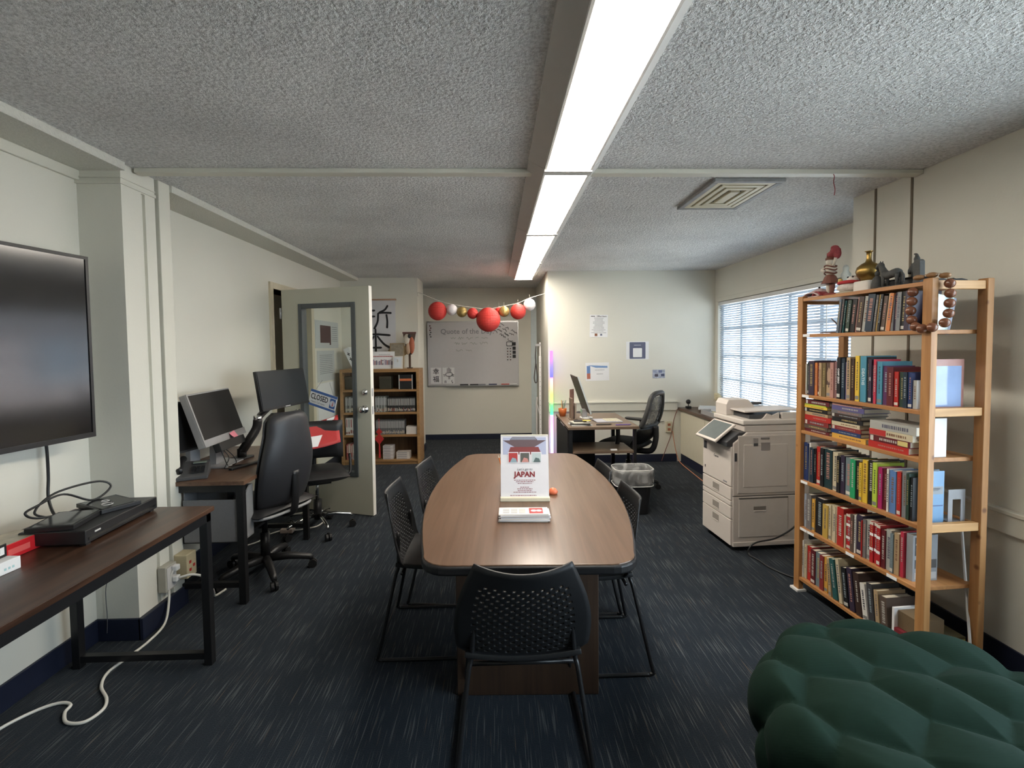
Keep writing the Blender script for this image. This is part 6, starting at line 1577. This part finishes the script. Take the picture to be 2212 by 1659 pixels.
# beads looped over the near post
bd = thing('bead_garland', 'string of big round brown wooden beads looped over the bookcase corner post', 'beads'); bd.matrix_world = BKM
BEAD = mat('wood_bead', (.17, .065, .035), .22, var=.35, scale=60)
path = [(.770, -.018, 1.725), (.768, -.020, 1.684), (.766, -.022, 1.643), (.770, -.020, 1.602), (.790, -.022, 1.572), (.822, -.024, 1.562), (.858, -.012, 1.566), (.868, .035, 1.585), (.866, .055, 1.625), (.866, .058, 1.668), (.866, .060, 1.71), (.865, .058, 1.752)]
for q in path: MB().ball(q, .0205, 14, 10).build('bead', BEAD, bd, smooth=True)
for q in ((.785, -.006, 1.787), (.82, .02, 1.793), (.855, .045, 1.787)): MB().ball(q, (.024, .018, .012), 14, 8).build('flat_bead', mat('bead_tan', (.26, .13, .05), .4, var=.3, scale=40), bd, smooth=True)
MB().tube(smooth_path(path + [(.855, .045, 1.79), (.82, .02, 1.80), (.785, -.006, 1.79)], 3), .002, 5).build('bead_string', flat((.4, .3, .2)), bd)
# low items at the near end foot and a white lath
mgz = thing('magazine_stack', 'small pile of magazines low at the near end of the bookcase', 'magazines'); mgz.matrix_world = BKM @ Matrix.Translation((.69, .17, .0906))
for k, c in enumerate(((.45, .42, .35), (.3, .03, .12), (.05, .05, .05), (.6, .52, .1), (.12, .10, .05))): MB().box(-.03, .10, 0, .10, k * .012, k * .012 + .0115).build('magazine', flat(c), mgz)
lath = MB().tube([(2.10, 2.03, .005), (2.19, 2.19, .62)], .006, 6).build('white_lath', WHITEP, None); tag(lath, 'thin white lath leaning between the bookcase and the right wall', 'lath')

# ================================================================== green bubble ottoman
def ottoman():
    t = thing('bubble_ottoman', 'round dark green tufted bubble ottoman in the near right corner', 'ottoman', (1.34, 1.40, 0), math.radians(-48))
    RX_, RY_, HZ = .52, .52, .43
    r = random.Random(5)
    # tuft centres in a brick pattern, in plan plus around the side
    cen = []
    for j in range(-4, 5):
        for i in range(-4, 5):
            x = (i + (.5 if j % 2 else 0)) * .33 + r.uniform(-.035, .035); y = j * .20 + r.uniform(-.025, .025)
            cen.append((x, y))
    def prof(a, s):
        """s 0..1 from top centre to the bottom edge -> base point and plan coords"""
        R0 = 1.0
        L_ = s * 1.75
        if L_ < .82: rr, zz, pl = L_ / .82 * .80, HZ - .02 * (L_ / .82) ** 2, L_ / .82 * .80
        else:
            q = (L_ - .82) / .93
            ang = q * PI * .92
            rr = .80 + .20 * math.sin(min(ang, PI)) - (.10 * max(0, q - .6))
            zz = HZ - .02 - (HZ - .035) * (1 - math.cos(ang)) / 2
            pl = .80 + q * .75
        return rr, zz, pl
    NA, NS = 220, 120
    mb = MB(); vs = []; fs = []
    def P(a, s):
        rr, zz, pl = prof(a, s)
        return Vector((RX_ * rr * math.cos(a), RY_ * rr * math.sin(a), zz)), (RX_ * pl * math.cos(a), RY_ * pl * math.sin(a))
    for j in range(NS + 1):
        s = max(j / NS, .002)
        for i in range(NA):
            a = 2 * PI * i / NA
            p, (px, py) = P(a, s)
            e = 1e-3
            p1, _ = P(a + .01, s); p2, _ = P(a, min(s + .005, 1.0) if s < .99 else s - .005)
            nn = (p1 - p).cross(p2 - p)
            if s >= .99: nn = -nn
            nn = -nn if nn.length else Vector((0, 0, 1))
            nn.normalize()
            if s < .05: nn = Vector((0, 0, 1))
            d1 = d2 = 9
            for (cx, cy) in cen:
                q = math.hypot((px - cx) / 1.35, py - cy)
                if q < d1: d1, d2 = q, d1
                elif q < d2: d2 = q
            gap = min((d2 - d1) / .22, 1)
            bul = .046 * (1 - (1 - gap) ** 2.4) * (.8 + .2 * (1 - d1 / .2))
            out = Vector((p.x, p.y, 0)); 
            if nn.dot(Vector((p.x, p.y, .25 + 0 * p.z)) if s > .4 else Vector((0, 0, 1))) < 0 and s < .75: nn = -nn
            if s >= .75 and nn.dot(Vector((p.x, p.y, -.1))) < 0: nn = -nn
            q_ = p + nn * (bul - .03)
            q_.z = max(q_.z, .004)
            vs.append(q_)
    for j in range(NS):
        for i in range(NA):
            k = (i + 1) % NA
            fs.append((j * NA + i, (j + 1) * NA + i, (j + 1) * NA + k, j * NA + k))
    mb.add(vs, fs)
    m = mat('green_stretch_fabric', (.0055, .018, .0122), .95, var=.15, scale=30, spec=.15)
    N = m.node_tree.nodes; L = m.node_tree.links
    b = N['Principled BSDF']
    tc = N.new('ShaderNodeTexCoord'); wv = N.new('ShaderNodeTexWave'); wv.inputs['Scale'].default_value = 95; wv.inputs['Distortion'].default_value = 1; wv.bands_direction = 'Z'
    mp = N.new('ShaderNodeMapping'); mp.inputs['Rotation'].default_value = (.6, .5, 0); L.new(tc.outputs['Object'], mp.inputs[0]); L.new(mp.outputs[0], wv.inputs['Vector'])
    bp = N.new('ShaderNodeBump'); bp.inputs['Strength'].default_value = .16; bp.inputs['Distance'].default_value = .002
    L.new(wv.outputs['Fac'], bp.inputs['Height']); L.new(bp.outputs[0], b.inputs['Normal'])
    mb.build('tufted_cushion', m, t, smooth=True)
    MB().lathe([(.36, 0), (.36, .03)], (0, 0, 0), 24).build('base', BLACK, t)
ottoman()
